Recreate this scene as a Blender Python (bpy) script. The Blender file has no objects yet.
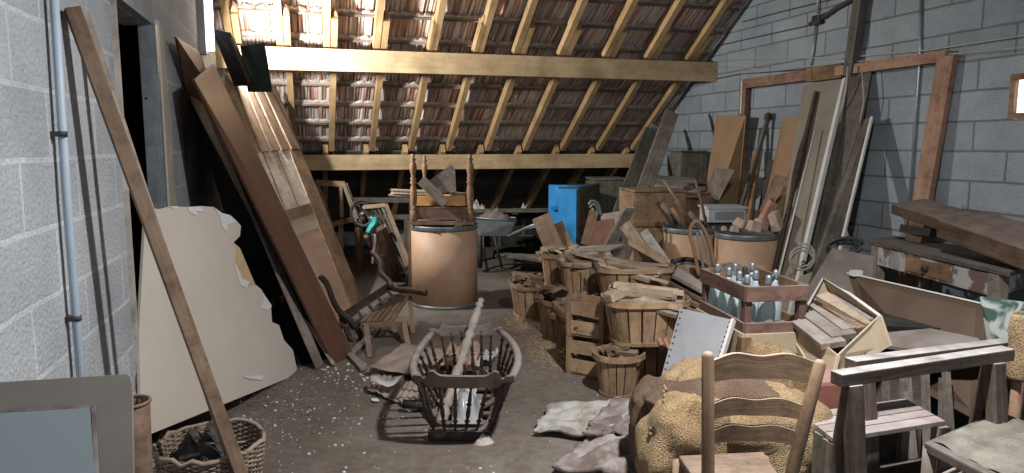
import bpy, bmesh, math, random
from mathutils import Vector as V, Matrix, noise
R = random.Random(7)
PI = math.pi
sc = bpy.context.scene
C = sc.collection
# ------------------------------------------------------------------ camera (1024 x 473)
F = 720.0; EYE = 1.45; PITCH = math.atan(91.0 / F); YAW = math.atan(207.0 / 726.0)
CAM = V((0, 0, EYE))
HF = V((math.sin(YAW), math.cos(YAW), 0)); RT = V((math.cos(YAW), -math.sin(YAW), 0))
FW = HF * math.cos(PITCH) - V((0, 0, math.sin(PITCH))); UP = HF * math.sin(PITCH) + V((0, 0, math.cos(PITCH)))
cd = bpy.data.cameras.new('camera'); cam = bpy.data.objects.new('camera', cd); C.objects.link(cam)
cd.sensor_width = 36; cd.lens = 36 * F / 1024; cd.clip_start = .05
cam.matrix_world = Matrix((( RT.x, UP.x, -FW.x, CAM.x), (RT.y, UP.y, -FW.y, CAM.y), (RT.z, UP.z, -FW.z, CAM.z), (0, 0, 0, 1)))
sc.camera = cam
def ray(px, py): return FW + RT * ((px - 512) / F) - UP * ((py - 236.5) / F)
def G(px, py, z=0.0):
    r = ray(px, py); return CAM + r * ((z - EYE) / r.z)
def D(px, py, d):                       # at forward ground distance d
    r = ray(px, py); return CAM + r * (d / r.dot(HF))
def X(px, py, x):                       # on the plane x = const (side walls)
    r = ray(px, py); return CAM + r * (x / r.x)
def PL(px, py, p, n):
    r = ray(px, py); return CAM + r * ((p - CAM).dot(n) / r.dot(n))
WL, WR = -.74, 4.35
SL = .66                                # roof slope
def roof_z(s, off=0.0): return 2.42 - SL * (s - 7.13) + off
def RF(px, py, off=0.0):                # on the rafter underside plane
    n = V((0, SL, 1)); return PL(px, py, V((0, 7.13, 2.42 + off)), n)
# ------------------------------------------------------------------ materials
def nodes(name):
    m = bpy.data.materials.new(name); m.use_nodes = True; nt = m.node_tree
    return m, nt, nt.nodes['Principled BSDF'], nt.links.new
def N(nt, t, **k):
    n = nt.nodes.new(t)
    for a, b in k.items():
        if a in n.inputs: n.inputs[a].default_value = b
        else: setattr(n, a, b)
    return n
def ramp(nt, stops):
    r = nt.nodes.new('ShaderNodeValToRGB'); e = r.color_ramp.elements
    while len(e) < len(stops): e.new(.5)
    for i, (p, c) in enumerate(stops):
        e[i].position = p; e[i].color = (*c, 1) if len(c) == 3 else c
    return r
def mix(nt, L, fac, a, b, bt='MIX'):
    n = nt.nodes.new('ShaderNodeMix'); n.data_type = 'RGBA'; n.blend_type = bt
    for s, v in ((0, fac), (6, a), (7, b)):
        if hasattr(v, 'is_output'): L(v, n.inputs[s])
        elif s == 0: n.inputs[0].default_value = v
        else: n.inputs[s].default_value = (*v, 1)
    return n.outputs[2]
def dusty(nt, L, col, amt, tint=(.42, .40, .39)):
    if amt <= 0: return col
    g = N(nt, 'ShaderNodeNewGeometry'); s = nt.nodes.new('ShaderNodeSeparateXYZ'); L(g.outputs['Normal'], s.inputs[0])
    r = ramp(nt, [(.45, (0, 0, 0)), (.95, (1, 1, 1))]); L(s.outputs[2], r.inputs[0])
    tc = N(nt, 'ShaderNodeTexCoord'); n = N(nt, 'ShaderNodeTexNoise', Scale=9.0, Detail=5.0); L(tc.outputs['Object'], n.inputs['Vector'])
    r2 = ramp(nt, [(.3, (.3, .3, .3)), (.65, (1, 1, 1))]); L(n.outputs[0], r2.inputs[0])
    m = N(nt, 'ShaderNodeMath', operation='MULTIPLY'); L(r.outputs[0], m.inputs[0]); L(r2.outputs[0], m.inputs[1])
    m2 = N(nt, 'ShaderNodeMath', operation='MULTIPLY'); L(m.outputs[0], m2.inputs[0]); m2.inputs[1].default_value = amt
    return mix(nt, L, m2.outputs[0], col, tint)
def wood(name, c1, c2, rough=.75, dust=.3, gs=22, var=.35, knots=True, dtint=(.42, .40, .39)):
    m, nt, b, L = nodes(name)
    at = N(nt, 'ShaderNodeAttribute', attribute_name='gc'); rn = N(nt, 'ShaderNodeAttribute', attribute_name='rnd')
    mp = N(nt, 'ShaderNodeMapping'); mp.inputs['Scale'].default_value = (1.2, gs, gs); L(at.outputs['Vector'], mp.inputs[0])
    n = N(nt, 'ShaderNodeTexNoise', Scale=2.2, Detail=6.0, Roughness=.65, Distortion=.6); L(mp.outputs[0], n.inputs['Vector'])
    r = ramp(nt, [(.3, c1), (.7, c2)]); L(n.outputs[0], r.inputs[0])
    n2 = N(nt, 'ShaderNodeTexNoise', Scale=3.5, Detail=4.0); L(at.outputs['Vector'], n2.inputs['Vector'])
    r2 = ramp(nt, [(.32, (.55, .52, .5)), (.6, (1, 1, 1))]); L(n2.outputs[0], r2.inputs[0])
    c = mix(nt, L, .8 if knots else .3, r.outputs[0], r2.outputs[0], 'MULTIPLY')
    tg = N(nt, 'ShaderNodeTexCoord'); ng = N(nt, 'ShaderNodeTexNoise', Scale=14.0, Detail=8.0, Roughness=.75); L(tg.outputs['Object'], ng.inputs['Vector'])
    rg = ramp(nt, [(.34, (.42, .40, .38)), (.52, (1.05, 1.05, 1.05))]); L(ng.outputs[0], rg.inputs[0])
    c = mix(nt, L, .7 if knots and dust > .05 else .25, c, rg.outputs[0], 'MULTIPLY')
    mr = N(nt, 'ShaderNodeMapRange'); mr.inputs[3].default_value = 1 - var; mr.inputs[4].default_value = 1 + var * .6
    L(rn.outputs['Fac'], mr.inputs[0])
    hs = N(nt, 'ShaderNodeHueSaturation'); L(mr.outputs[0], hs.inputs['Value']); L(c, hs.inputs['Color'])
    c = dusty(nt, L, hs.outputs[0], dust, dtint)
    L(c, b.inputs['Base Color']); b.inputs['Roughness'].default_value = rough; b.inputs['Specular IOR Level'].default_value = .22
    bp = N(nt, 'ShaderNodeBump', Strength=.35, Distance=.004); L(n.outputs[0], bp.inputs['Height']); L(bp.outputs[0], b.inputs['Normal'])
    return m
def paint(name, c1, c2, rough=.7, dust=.0, scale=5, metal=0, bump=.15, sharp=(.35, .65), detail=6, spec=None, coord='Object'):
    m, nt, b, L = nodes(name)
    tc = N(nt, 'ShaderNodeTexCoord'); n = N(nt, 'ShaderNodeTexNoise', Scale=float(scale), Detail=float(detail), Roughness=.65); L(tc.outputs[coord], n.inputs['Vector'])
    r = ramp(nt, [(sharp[0], c1), (sharp[1], c2)]); L(n.outputs[0], r.inputs[0])
    L(dusty(nt, L, r.outputs[0], dust), b.inputs['Base Color'])
    b.inputs['Roughness'].default_value = rough; b.inputs['Specular IOR Level'].default_value = .25; b.inputs['Metallic'].default_value = metal
    if bump:
        n2 = N(nt, 'ShaderNodeTexNoise', Scale=scale * 7.0, Detail=5.0); L(tc.outputs[coord], n2.inputs['Vector'])
        bp = N(nt, 'ShaderNodeBump', Strength=bump, Distance=.01); L(n2.outputs[0], bp.inputs['Height']); L(bp.outputs[0], b.inputs['Normal'])
    return m
def blockwall(name, ca, cb, mort, mw=.012, off=0.0, msmooth=.15, bump=.6):
    m, nt, b, L = nodes(name)
    g = N(nt, 'ShaderNodeNewGeometry'); s = nt.nodes.new('ShaderNodeSeparateXYZ'); L(g.outputs['Position'], s.inputs[0])
    ad = N(nt, 'ShaderNodeMath', operation='ADD'); L(s.outputs[1], ad.inputs[0]); ad.inputs[1].default_value = off
    cb_ = nt.nodes.new('ShaderNodeCombineXYZ'); L(ad.outputs[0], cb_.inputs[0]); L(s.outputs[2], cb_.inputs[1])
    nz = N(nt, 'ShaderNodeTexNoise', Scale=6.0, Detail=4.0); L(cb_.outputs[0], nz.inputs['Vector'])
    mx = nt.nodes.new('ShaderNodeMix'); mx.data_type = 'VECTOR'; mx.inputs[0].default_value = .012
    L(cb_.outputs[0], mx.inputs[4]); L(nz.outputs['Color'], mx.inputs[5])
    br = N(nt, 'ShaderNodeTexBrick', Scale=1.0, offset=.5)
    br.inputs['Mortar Size'].default_value = mw; br.inputs['Mortar Smooth'].default_value = msmooth
    br.inputs['Brick Width'].default_value = .5; br.inputs['Row Height'].default_value = .2
    br.inputs['Color1'].default_value = (*ca, 1); br.inputs['Color2'].default_value = (*cb, 1); br.inputs['Mortar'].default_value = (*mort, 1)
    L(mx.outputs[1], br.inputs['Vector'])
    n2 = N(nt, 'ShaderNodeTexNoise', Scale=1.6, Detail=7.0, Roughness=.7); L(cb_.outputs[0], n2.inputs['Vector'])
    r2 = ramp(nt, [(.3, (.7, .7, .72)), (.7, (1.1, 1.1, 1.08))]); L(n2.outputs[0], r2.inputs[0])
    c = mix(nt, L, 1.0, br.outputs[0], r2.outputs[0], 'MULTIPLY')
    n3 = N(nt, 'ShaderNodeTexNoise', Scale=70.0, Detail=4.0); L(cb_.outputs[0], n3.inputs['Vector'])
    r3 = ramp(nt, [(.35, (.72, .72, .72)), (.6, (1.05, 1.05, 1.05))]); L(n3.outputs[0], r3.inputs[0])
    c = mix(nt, L, .45, c, r3.outputs[0], 'MULTIPLY')
    L(c, b.inputs['Base Color']); b.inputs['Roughness'].default_value = .95
    a2 = N(nt, 'ShaderNodeMath', operation='MULTIPLY_ADD'); L(br.outputs['Fac'], a2.inputs[0]); a2.inputs[1].default_value = -bump; L(n3.outputs[0], a2.inputs[2])
    bp = N(nt, 'ShaderNodeBump', Strength=.5, Distance=.02); L(a2.outputs[0], bp.inputs['Height']); L(bp.outputs[0], b.inputs['Normal'])
    return m
M = {}
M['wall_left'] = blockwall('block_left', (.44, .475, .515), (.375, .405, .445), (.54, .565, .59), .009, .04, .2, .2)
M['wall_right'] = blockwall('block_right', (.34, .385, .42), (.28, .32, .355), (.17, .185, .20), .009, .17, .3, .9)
M['pine'] = wood('pine_beam', (.50, .36, .20), (.62, .48, .30), .7, 0, 14, .08)
M['rafter'] = wood('rafter_wood', (.46, .30, .15), (.60, .42, .23), .7, 0, 14, .18)
M['tan'] = wood('basket_wood', (.31, .20, .12), (.48, .335, .21), .8, .25, 20, .3)
M['grey'] = wood('weathered_wood', (.20, .17, .145), (.36, .315, .27), .9, .45, 24, .3)
M['greyd'] = wood('dark_weathered_wood', (.085, .075, .065), (.19, .165, .14), .9, .3, 24, .3)
M['brown'] = wood('brown_wood', (.20, .12, .07), (.33, .21, .125), .75, .3, 20, .3)
M['dark'] = wood('dark_stained_wood', (.045, .032, .026), (.10, .072, .056), .5, .55, 16, .3, dtint=(.36, .32, .30))
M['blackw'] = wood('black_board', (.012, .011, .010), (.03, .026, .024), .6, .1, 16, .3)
M['redbrown'] = wood('red_brown_board', (.115, .055, .038), (.165, .082, .056), .45, .1, 10, .1, False)
M['chair'] = wood('old_chair_wood', (.20, .125, .075), (.32, .215, .14), .75, .55, 16, .2, dtint=(.50, .46, .41))
M['pinkw'] = wood('pinkish_crate_wood', (.28, .165, .11), (.39, .245, .17), .8, .35, 16, .25)
M['redpaint'] = wood('worn_red_painted_wood', (.13, .075, .060), (.24, .145, .12), .85, .4, 9, .15)
M['orange'] = wood('orange_board', (.60, .30, .10), (.75, .43, .17), .6, .05, 10, .1)
M['split'] = wood('split_wood', (.34, .25, .18), (.58, .46, .34), .85, .25, 24, .5)
M['slat'] = wood('grey_brown_slat', (.19, .13, .09), (.29, .205, .145), .8, .1, 20, .22)
M['green'] = wood('dull_green_wood', (.016, .027, .022), (.032, .046, .038), .8, .15, 10, .2)
M['whitew'] = wood('dusty_white_wood', (.46, .42, .38), (.62, .58, .53), .85, .4, 14, .15)
M['purplew'] = wood('dusty_crate_top', (.27, .22, .21), (.40, .34, .335), .9, .4, 16, .2)
M['olivew'] = wood('olive_weathered_wood', (.10, .10, .075), (.19, .18, .14), .9, .3, 16, .3)
M['pinkpanel'] = wood('pale_pink_panel', (.44, .31, .24), (.54, .40, .32), .6, .05, 6, .05, False)
M['paleboard'] = paint('pale_beige_board', (.37, .32, .26), (.43, .375, .31), .8, .1, 3, bump=.05)
M['plaster'] = paint('plasterboard', (.50, .455, .40), (.545, .50, .445), .85, 0, 2, bump=.04)
M['paper'] = paint('torn_paper', (.55, .56, .58), (.68, .69, .70), .8, 0, 20)
M['card'] = paint('brown_cardboard', (.27, .175, .10), (.31, .205, .125), .85, .1, 4, bump=.05)
M['hardboard'] = paint('hardboard', (.075, .048, .033), (.10, .067, .048), .6, .1, 4, bump=.05)
M['carton'] = paint('dusty_carton', (.42, .34, .235), (.52, .435, .31), .85, .2, 5, bump=.05)
M['drum'] = paint('fibre_drum', (.40, .245, .145), (.56, .38, .255), .6, .1, 4, bump=.1, sharp=(.3, .55))
M['steel'] = paint('galvanised_steel', (.30, .33, .36), (.46, .50, .54), .45, 0, 12, metal=.7, bump=.05)
M['band'] = paint('dull_steel_band', (.13, .15, .16), (.22, .24, .25), .5, 0, 12, metal=.5, bump=.05)
M['ribbed'] = paint('pinkish_ribbed_sheet', (.27, .21, .18), (.40, .33, .29), .85, .2, 6)
M['sark'] = wood('dark_sarking', (.08, .075, .065), (.16, .15, .13), .9, 0, 14, .4)
M['conduit'] = paint('grey_conduit', (.36, .44, .53), (.42, .50, .60), .4, 0, 6, bump=0)
M['rust'] = paint('rusty_iron', (.12, .07, .05), (.26, .19, .15), .8, .2, 10, metal=.2)
M['iron'] = paint('dark_iron', (.03, .028, .027), (.08, .07, .065), .6, .2, 10, metal=.3)
M['rubber'] = paint('rubber', (.02, .02, .02), (.045, .042, .04), .7, .25, 10)
M['blue'] = paint('bright_blue_paint', (.015, .17, .42), (.03, .26, .58), .5, 0, 6, bump=.04)
M['blue_shade'] = paint('shaded_blue_side', (.03, .05, .06), (.05, .075, .09), .6, .1, 6)  # darker copy of the cabinet blue, for the side turned from the light
M['white'] = paint('dusty_white_paint', (.42, .44, .46), (.52, .54, .56), .7, .1, 6, bump=.03)
M['wpanel'] = paint('grey_white_panel', (.23, .24, .26), (.30, .31, .33), .7, .05, 3, bump=.04)
M['edge'] = paint('white_edge', (.55, .54, .51), (.66, .65, .62), .7, 0, 9)
M['beige'] = paint('beige_patch', (.38, .33, .26), (.50, .46, .39), .9, 0, 6)
M['terra'] = paint('terracotta', (.32, .16, .11), (.45, .26, .19), .9, .35, 8)
M['stone'] = paint('rubble_stone', (.34, .24, .19), (.52, .42, .36), .95, .3, 7)
M['lino'] = paint('dusty_sheet', (.13, .105, .085), (.21, .17, .145), .85, .3, 6)
M['sackpaper'] = paint('grimy_paper_sack', (.14, .105, .095), (.33, .30, .285), .85, .1, 7, sharp=(.42, .6), detail=9)
M['sackgrey'] = paint('dirty_white_sack', (.20, .17, .135), (.42, .42, .40), .85, .05, 6, sharp=(.36, .52), detail=9)
M['sackbrown'] = paint('brown_paper_sack', (.22, .165, .15), (.34, .27, .25), .85, .2, 5)
M['teal'] = paint('teal_cloth', (.05, .30, .29), (.10, .42, .40), .8, 0, 6)
M['void'] = paint('back_room_gloom', (.030, .028, .026), (.045, .042, .04), .95, 0, 4)  # near-black wall colour stands in for the gloom of the unlit room
M['redmetal'] = paint('red_lacquer', (.26, .10, .08), (.36, .16, .13), .5, .45, 5)
M['claytop'] = paint('dust_mortar', (.38, .32, .28), (.58, .52, .47), .9, 0, 9)
M['cable'] = paint('pale_cable', (.34, .32, .27), (.42, .40, .35), .6, 0, 9, bump=0)
M['cabledark'] = paint('dark_cable', (.05, .05, .05), (.08, .08, .08), .6, 0, 9, bump=0)
M['straw'] = paint('straw', (.42, .31, .18), (.56, .43, .27), .9, 0, 9)
M['wicker'] = wood('wicker_cane', (.17, .125, .095), (.33, .26, .20), .85, .2, 10, .5)
M['ash'] = paint('dark_ash', (.025, .024, .022), (.09, .082, .075), .95, 0, 25)
M['ink'] = paint('dark_print', (.06, .06, .065), (.10, .10, .10), .8, 0, 9, bump=0)
def mk_floor():
    m, nt, b, L = nodes('dusty_floor')
    tc = N(nt, 'ShaderNodeTexCoord')
    n = N(nt, 'ShaderNodeTexNoise', Scale=1.3, Detail=9.0, Roughness=.7); L(tc.outputs['Object'], n.inputs['Vector'])
    r = ramp(nt, [(.25, (.08, .063, .050)), (.45, (.135, .115, .098)), (.62, (.19, .168, .148)), (.8, (.28, .255, .235))]); L(n.outputs[0], r.inputs[0])
    n2 = N(nt, 'ShaderNodeTexNoise', Scale=22.0, Detail=8.0, Roughness=.75); L(tc.outputs['Object'], n2.inputs['Vector'])
    r2 = ramp(nt, [(.3, (.55, .53, .5)), (.6, (1.1, 1.1, 1.1)), (.75, (1.5, 1.5, 1.5))]); L(n2.outputs[0], r2.inputs[0])
    c = mix(nt, L, .8, r.outputs[0], r2.outputs[0], 'MULTIPLY')
    n3 = N(nt, 'ShaderNodeTexNoise', Scale=3.0, Detail=7.0, Roughness=.7, Distortion=1.5); L(tc.outputs['Object'], n3.inputs['Vector'])
    r3 = ramp(nt, [(.55, (0, 0, 0)), (.72, (.75, .75, .75))]); L(n3.outputs[0], r3.inputs[0])
    c = mix(nt, L, r3.outputs[0], c, (.14, .085, .06))
    L(c, b.inputs['Base Color']); b.inputs['Roughness'].default_value = .8
    bp = N(nt, 'ShaderNodeBump', Strength=.5, Distance=.012); L(n2.outputs[0], bp.inputs['Height']); L(bp.outputs[0], b.inputs['Normal'])
    return m
M['floor'] = mk_floor()
def mk_tile():
    m, nt, b, L = nodes('clay_tile')
    at = N(nt, 'ShaderNodeAttribute', attribute_name='gc'); rn = N(nt, 'ShaderNodeAttribute', attribute_name='rnd')
    mp = N(nt, 'ShaderNodeMapping'); mp.inputs['Scale'].default_value = (2.0, 60, 1); L(at.outputs['Vector'], mp.inputs[0])
    n = N(nt, 'ShaderNodeTexNoise', Scale=1.0, Detail=3.0, Roughness=.6); L(mp.outputs[0], n.inputs['Vector'])
    r = ramp(nt, [(.40, (.50, .24, .17)), (.46, (.58, .42, .36)), (.52, (.78, .74, .70))]); L(n.outputs[0], r.inputs[0])
    mr = N(nt, 'ShaderNodeMapRange'); mr.inputs[3].default_value = .7; mr.inputs[4].default_value = 1.2; L(rn.outputs['Fac'], mr.inputs[0])
    hs = N(nt, 'ShaderNodeHueSaturation'); L(mr.outputs[0], hs.inputs['Value']); L(r.outputs[0], hs.inputs['Color'])
    L(hs.outputs[0], b.inputs['Base Color']); b.inputs['Roughness'].default_value = .9
    return m
M['tile'] = mk_tile()
def mk_burlap(name, c1, c2):
    m, nt, b, L = nodes(name)
    tc = N(nt, 'ShaderNodeTexCoord')
    w1 = N(nt, 'ShaderNodeTexVoronoi', Scale=210.0, feature='F1'); L(tc.outputs['Object'], w1.inputs['Vector'])
    r = ramp(nt, [(.15, c2), (.65, c1)]); L(w1.outputs['Distance'], r.inputs[0])
    n = N(nt, 'ShaderNodeTexNoise', Scale=4.0, Detail=6.0); L(tc.outputs['Object'], n.inputs['Vector'])
    r2 = ramp(nt, [(.35, (.65, .6, .55)), (.6, (1.05, 1.05, 1.05))]); L(n.outputs[0], r2.inputs[0])
    L(mix(nt, L, 1, r.outputs[0], r2.outputs[0], 'MULTIPLY'), b.inputs['Base Color']); b.inputs['Roughness'].default_value = .95
    bp = N(nt, 'ShaderNodeBump', Strength=.7, Distance=.006); bp.invert = True
    L(w1.outputs['Distance'], bp.inputs['Height']); L(bp.outputs[0], b.inputs['Normal'])
    return m
M['burlap'] = mk_burlap('golden_burlap', (.26, .18, .10), (.60, .46, .27))
M['burlapd'] = mk_burlap('brown_burlap', (.10, .065, .045), (.26, .18, .12))
def mk_glass(name, col, tr=.8, rough=.12):
    m, nt, b, L = nodes(name); b.inputs['Base Color'].default_value = (*col, 1)
    b.inputs['Transmission Weight'].default_value = tr; b.inputs['Roughness'].default_value = rough; b.inputs['IOR'].default_value = 1.25
    return m
M['glass'] = mk_glass('dusty_blue_glass', (.60, .72, .76), .40, .12)
M['gglass'] = mk_glass('dark_green_glass', (.12, .22, .16), .5, .2)
M['pane'] = mk_glass('dusty_pane', (.30, .36, .38), .15, .3)
M['plastic'] = mk_glass('clear_plastic', (.75, .78, .8), .6, .2)
def mk_emit(name, col, st):
    m, nt, b, L = nodes(name); b.inputs['Base Color'].default_value = (.8, .8, .8, 1)
    b.inputs['Emission Color'].default_value = (*col, 1); b.inputs['Emission Strength'].default_value = st; return m
M['tube'] = mk_emit('lamp_tube', (.86, .94, 1.0), 6)
M['sky'] = mk_emit('bright_window_pane', (.93, .96, 1.0), 1.6)
def mk_marble():
    m, nt, b, L = nodes('mottled_green_sheet')
    tc = N(nt, 'ShaderNodeTexCoord'); n = N(nt, 'ShaderNodeTexNoise', Scale=9.0, Detail=5.0, Distortion=1.0); L(tc.outputs['Object'], n.inputs['Vector'])
    r = ramp(nt, [(.46, (.03, .075, .06)), (.54, (.36, .38, .37))]); L(n.outputs[0], r.inputs[0]); L(r.outputs[0], b.inputs['Base Color']); return m
M['marble'] = mk_marble()
def mk_printed_drum():
    m, nt, b, L = nodes('stained_fibre_drum')
    tc = N(nt, 'ShaderNodeTexCoord'); n = N(nt, 'ShaderNodeTexNoise', Scale=4.5, Detail=8.0, Roughness=.7); L(tc.outputs['Object'], n.inputs['Vector'])
    r = ramp(nt, [(.22, (.20, .12, .075)), (.36, (.40, .25, .155)), (.6, (.47, .31, .205)), (.8, (.50, .35, .25))]); L(n.outputs[0], r.inputs[0])
    L(r.outputs[0], b.inputs['Base Color']); b.inputs['Roughness'].default_value = .6; return m
M['drum'] = mk_printed_drum()
# ------------------------------------------------------------------ mesh builder
class MB:
    def __init__(s): s.v = []; s.f = []; s.g = []; s.r = []; s.sm = []
    def add(s, vs, fs, gcs=None, smooth=False):
        o = len(s.v); off = V((R.uniform(0, 40), R.uniform(0, 40), R.uniform(0, 40))); rnd = R.random()
        s.v += [V(p) for p in vs]; s.f += [tuple(i + o for i in f) for f in fs]
        s.g += [V(p) + off for p in (gcs or vs)]; s.r += [rnd] * len(vs); s.sm += [smooth] * len(fs); return s
    def box(s, c, d, rot=None, taper=1.0):      # centre, full sizes, optional 3x3
        c = V(c); rot = rot or Matrix.Identity(3); k = max(range(3), key=lambda i: d[i])
        vs = []; gs = []
        for z in (-.5, .5):
            t = taper if z > 0 else 1
            for x, y in ((-.5, -.5), (.5, -.5), (.5, .5), (-.5, .5)):
                l = V((x * d[0] * t, y * d[1] * t, z * d[2])); vs.append(c + rot @ l)
                gs.append(V((l[k], l[(k + 1) % 3], l[(k + 2) % 3])))
        return s.add(vs, [(3, 2, 1, 0), (4, 5, 6, 7), (0, 1, 5, 4), (1, 2, 6, 5), (2, 3, 7, 6), (3, 0, 4, 7)], gs)
    def bar(s, a, b, w, t, nrm=None, w2=None):  # plank from a to b, width w, thickness t along nrm
        a, b = V(a), V(b); ax = (b - a); L = ax.length; ax.normalize()
        n = V(nrm) if nrm is not None else (CAM - (a + b) / 2); n = n - ax * n.dot(ax)
        if n.length < 1e-4: n = ax.orthogonal()
        n.normalize(); wd = ax.cross(n); w2 = w2 or w
        vs = []; gs = []
        for q, ww in ((0, w), (L, w2)):
            for u, v_ in ((-.5, -.5), (.5, -.5), (.5, .5), (-.5, .5)):
                vs.append(a + ax * q + wd * (u * ww) + n * (v_ * t)); gs.append(V((q, u * ww, v_ * t)))
        return s.add(vs, [(3, 2, 1, 0), (4, 5, 6, 7), (0, 1, 5, 4), (1, 2, 6, 5), (2, 3, 7, 6), (3, 0, 4, 7)], gs)
    def tube(s, pts, rad, seg=8, closed=False, flat=1.0, caps=True):
        pts = [V(p) for p in pts]; n = len(pts); rad = rad if isinstance(rad, (list, tuple)) else [rad] * n
        vs = []; gs = []; ln = 0; pn = None
        for i, p in enumerate(pts):
            if closed: tg = pts[(i + 1) % n] - pts[i - 1]
            else: tg = pts[min(i + 1, n - 1)] - pts[max(i - 1, 0)]
            if tg.length < 1e-9: tg = V((0, 0, 1))
            tg.normalize()
            if pn is None: pn = tg.orthogonal().normalized() if abs(tg.z) > .9 else V((0, 0, 1)).cross(tg).normalized()
            else:
                pn = pn - tg * pn.dot(tg)
                pn = pn.normalized() if pn.length > 1e-6 else tg.orthogonal().normalized()
            bn = tg.cross(pn)
            if i: ln += (p - pts[i - 1]).length
            for k in range(seg):
                a = 2 * PI * k / seg; vs.append(p + (pn * math.cos(a) + bn * math.sin(a) * flat) * rad[i])
                gs.append(V((ln, math.cos(a) * rad[i], math.sin(a) * rad[i])))
        fs = []
        for i in range(n if closed else n - 1):
            j = (i + 1) % n
            for k in range(seg):
                k2 = (k + 1) % seg; fs.append((i * seg + k, j * seg + k, j * seg + k2, i * seg + k2))
        if not closed and caps: fs += [tuple(range(seg)), tuple((n - 1) * seg + k for k in reversed(range(seg)))]
        return s.add(vs, fs, gs, True)
    def lathe(s, base, prof, seg=24, axis=(0, 0, 1), sx=1.0, sy=1.0, rotz=0.0, caps=True, pw=None):   # prof [(r, h)]
        base = V(base); ax = V(axis).normalized(); q = V((0, 0, 1)).rotation_difference(ax).to_matrix() if (ax - V((0, 0, 1))).length > 1e-6 else Matrix.Identity(3)
        rz = Matrix.Rotation(rotz, 3, 'Z'); vs = []; gs = []
        for r_, h in prof:
            for k in range(seg):
                a = 2 * PI * k / seg; c, d = math.cos(a), math.sin(a)
                if pw: c = math.copysign(abs(c) ** pw, c); d = math.copysign(abs(d) ** pw, d)
                l = V((r_ * sx * c, r_ * sy * d, h)); vs.append(base + q @ (rz @ l)); gs.append(V((h, l.x, l.y)))
        n = len(prof); fs = []
        for i in range(n - 1):
            for k in range(seg):
                k2 = (k + 1) % seg; fs.append((i * seg + k, i * seg + k2, (i + 1) * seg + k2, (i + 1) * seg + k))
        if caps: fs += [tuple(reversed(range(seg))), tuple((n - 1) * seg + k for k in range(seg))]
        return s.add(vs, fs, gs, True)
    def prism(s, pts, off):                     # planar polygon pts extruded by vector off
        pts = [V(p) for p in pts]; off = V(off); n = len(pts); ax = (pts[1] - pts[0]).normalized()
        nn = off.normalized(); bx = nn.cross(ax); gs = [V((p.dot(ax), p.dot(bx), p.dot(nn))) for p in pts]
        vs = pts + [p + off for p in pts]; gs = gs + [g + V((0, 0, off.length)) for g in gs]
        cr = V((0, 0, 0))
        for i in range(n): cr += pts[i].cross(pts[(i + 1) % n])
        top, bot = tuple(range(n)), tuple(n + i for i in reversed(range(n)))
        fs = [top, bot] + [(i, n + i, n + (i + 1) % n, (i + 1) % n) for i in range(n)]
        if cr.dot(off) > 0: fs = [tuple(reversed(f)) for f in fs]
        # long axis of the polygon becomes the grain direction
        return s.add(vs, fs, gs)
    def quad(s, bl, br, tr, tl, th):            # board given by four corners, thickness away from the camera
        bl, br, tr, tl = map(V, (bl, br, tr, tl)); n = (br - bl).cross(tl - bl).normalized()
        if n.dot(CAM - bl) > 0: n = -n
        vertical = (tl - bl).length > (br - bl).length
        P = [bl, tl, tr, br] if vertical else [bl, br, tr, tl]
        return s.prism(P, n * th)
    def grid(s, fn, nu, nv, closed_u=False):
        vs = []; gs = []
        for j in range(nv + 1):
            for i in range(nu + (0 if closed_u else 1)):
                p = V(fn(i / nu, j / nv)); vs.append(p); gs.append(V((i / nu, j / nv, 0)))
        w = nu if closed_u else nu + 1; fs = []
        for j in range(nv):
            for i in range(nu):
                i2 = (i + 1) % w if closed_u else i + 1
                fs.append((j * w + i, j * w + i2, (j + 1) * w + i2, (j + 1) * w + i))
        return s.add(vs, fs, gs, True)
def setp(o, label=None, cat=None, group=None, kind=None):
    for k, v_ in (('label', label), ('category', cat), ('group', group), ('kind', kind)):
        if v_: o[k] = v_
    return o
def obj(name, mb, mat, parent=None, bevel=0, solid=0, subsurf=0, world=None):
    """world: vertices are in world space; origin is moved to the base centre (or to the parent's place)."""
    world = (parent is None or parent.get('_w', 0) == 1) if world is None else world
    vs = mb.v
    off = V((0, 0, 0)); loc = V((0, 0, 0))
    if world:
        if parent is None:
            xs = [p.x for p in vs]; ys = [p.y for p in vs]; zs = [p.z for p in vs]
            off = V(((min(xs) + max(xs)) / 2, (min(ys) + max(ys)) / 2, min(zs))); loc = off
        else:
            q = parent
            while q is not None: off = off + q.location; q = q.parent
    me = bpy.data.meshes.new(name); me.from_pydata([p - off for p in vs], [], mb.f)
    me.polygons.foreach_set('use_smooth', mb.sm)
    a = me.attributes.new('gc', 'FLOAT_VECTOR', 'POINT'); a.data.foreach_set('vector', [c for p in mb.g for c in p])
    a = me.attributes.new('rnd', 'FLOAT', 'POINT'); a.data.foreach_set('value', mb.r)
    me.materials.append(M[mat]); me.update()
    o = bpy.data.objects.new(name, me); C.objects.link(o)
    if parent is None: o.location = loc; o["_w"] = 1
    else:
        o.parent = parent
        if parent.get('_w', 0) == 1: o['_w'] = 1
    if solid: m = o.modifiers.new('solid', 'SOLIDIFY'); m.thickness = solid; m.offset = 0
    if subsurf: m = o.modifiers.new('sub', 'SUBSURF'); m.levels = m.render_levels = subsurf
    if bevel:
        m = o.modifiers.new('bevel', 'BEVEL'); m.width = bevel; m.segments = 2; m.limit_method = 'ANGLE'; m.angle_limit = .7
    return o
def thing(name, label, cat, loc=(0, 0, 0), rz=0, group=None, world=True):
    o = bpy.data.objects.new(name, None); C.objects.link(o); o.location = loc; o.rotation_euler = (0, 0, rz); o.empty_display_size = .1
    setp(o, label, cat, group)
    if world: o['_w'] = 1
    return o
def one(name, label, cat, mb, mat, group=None, **k): return setp(obj(name, mb, mat, None, **k), label, cat, group)
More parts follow.
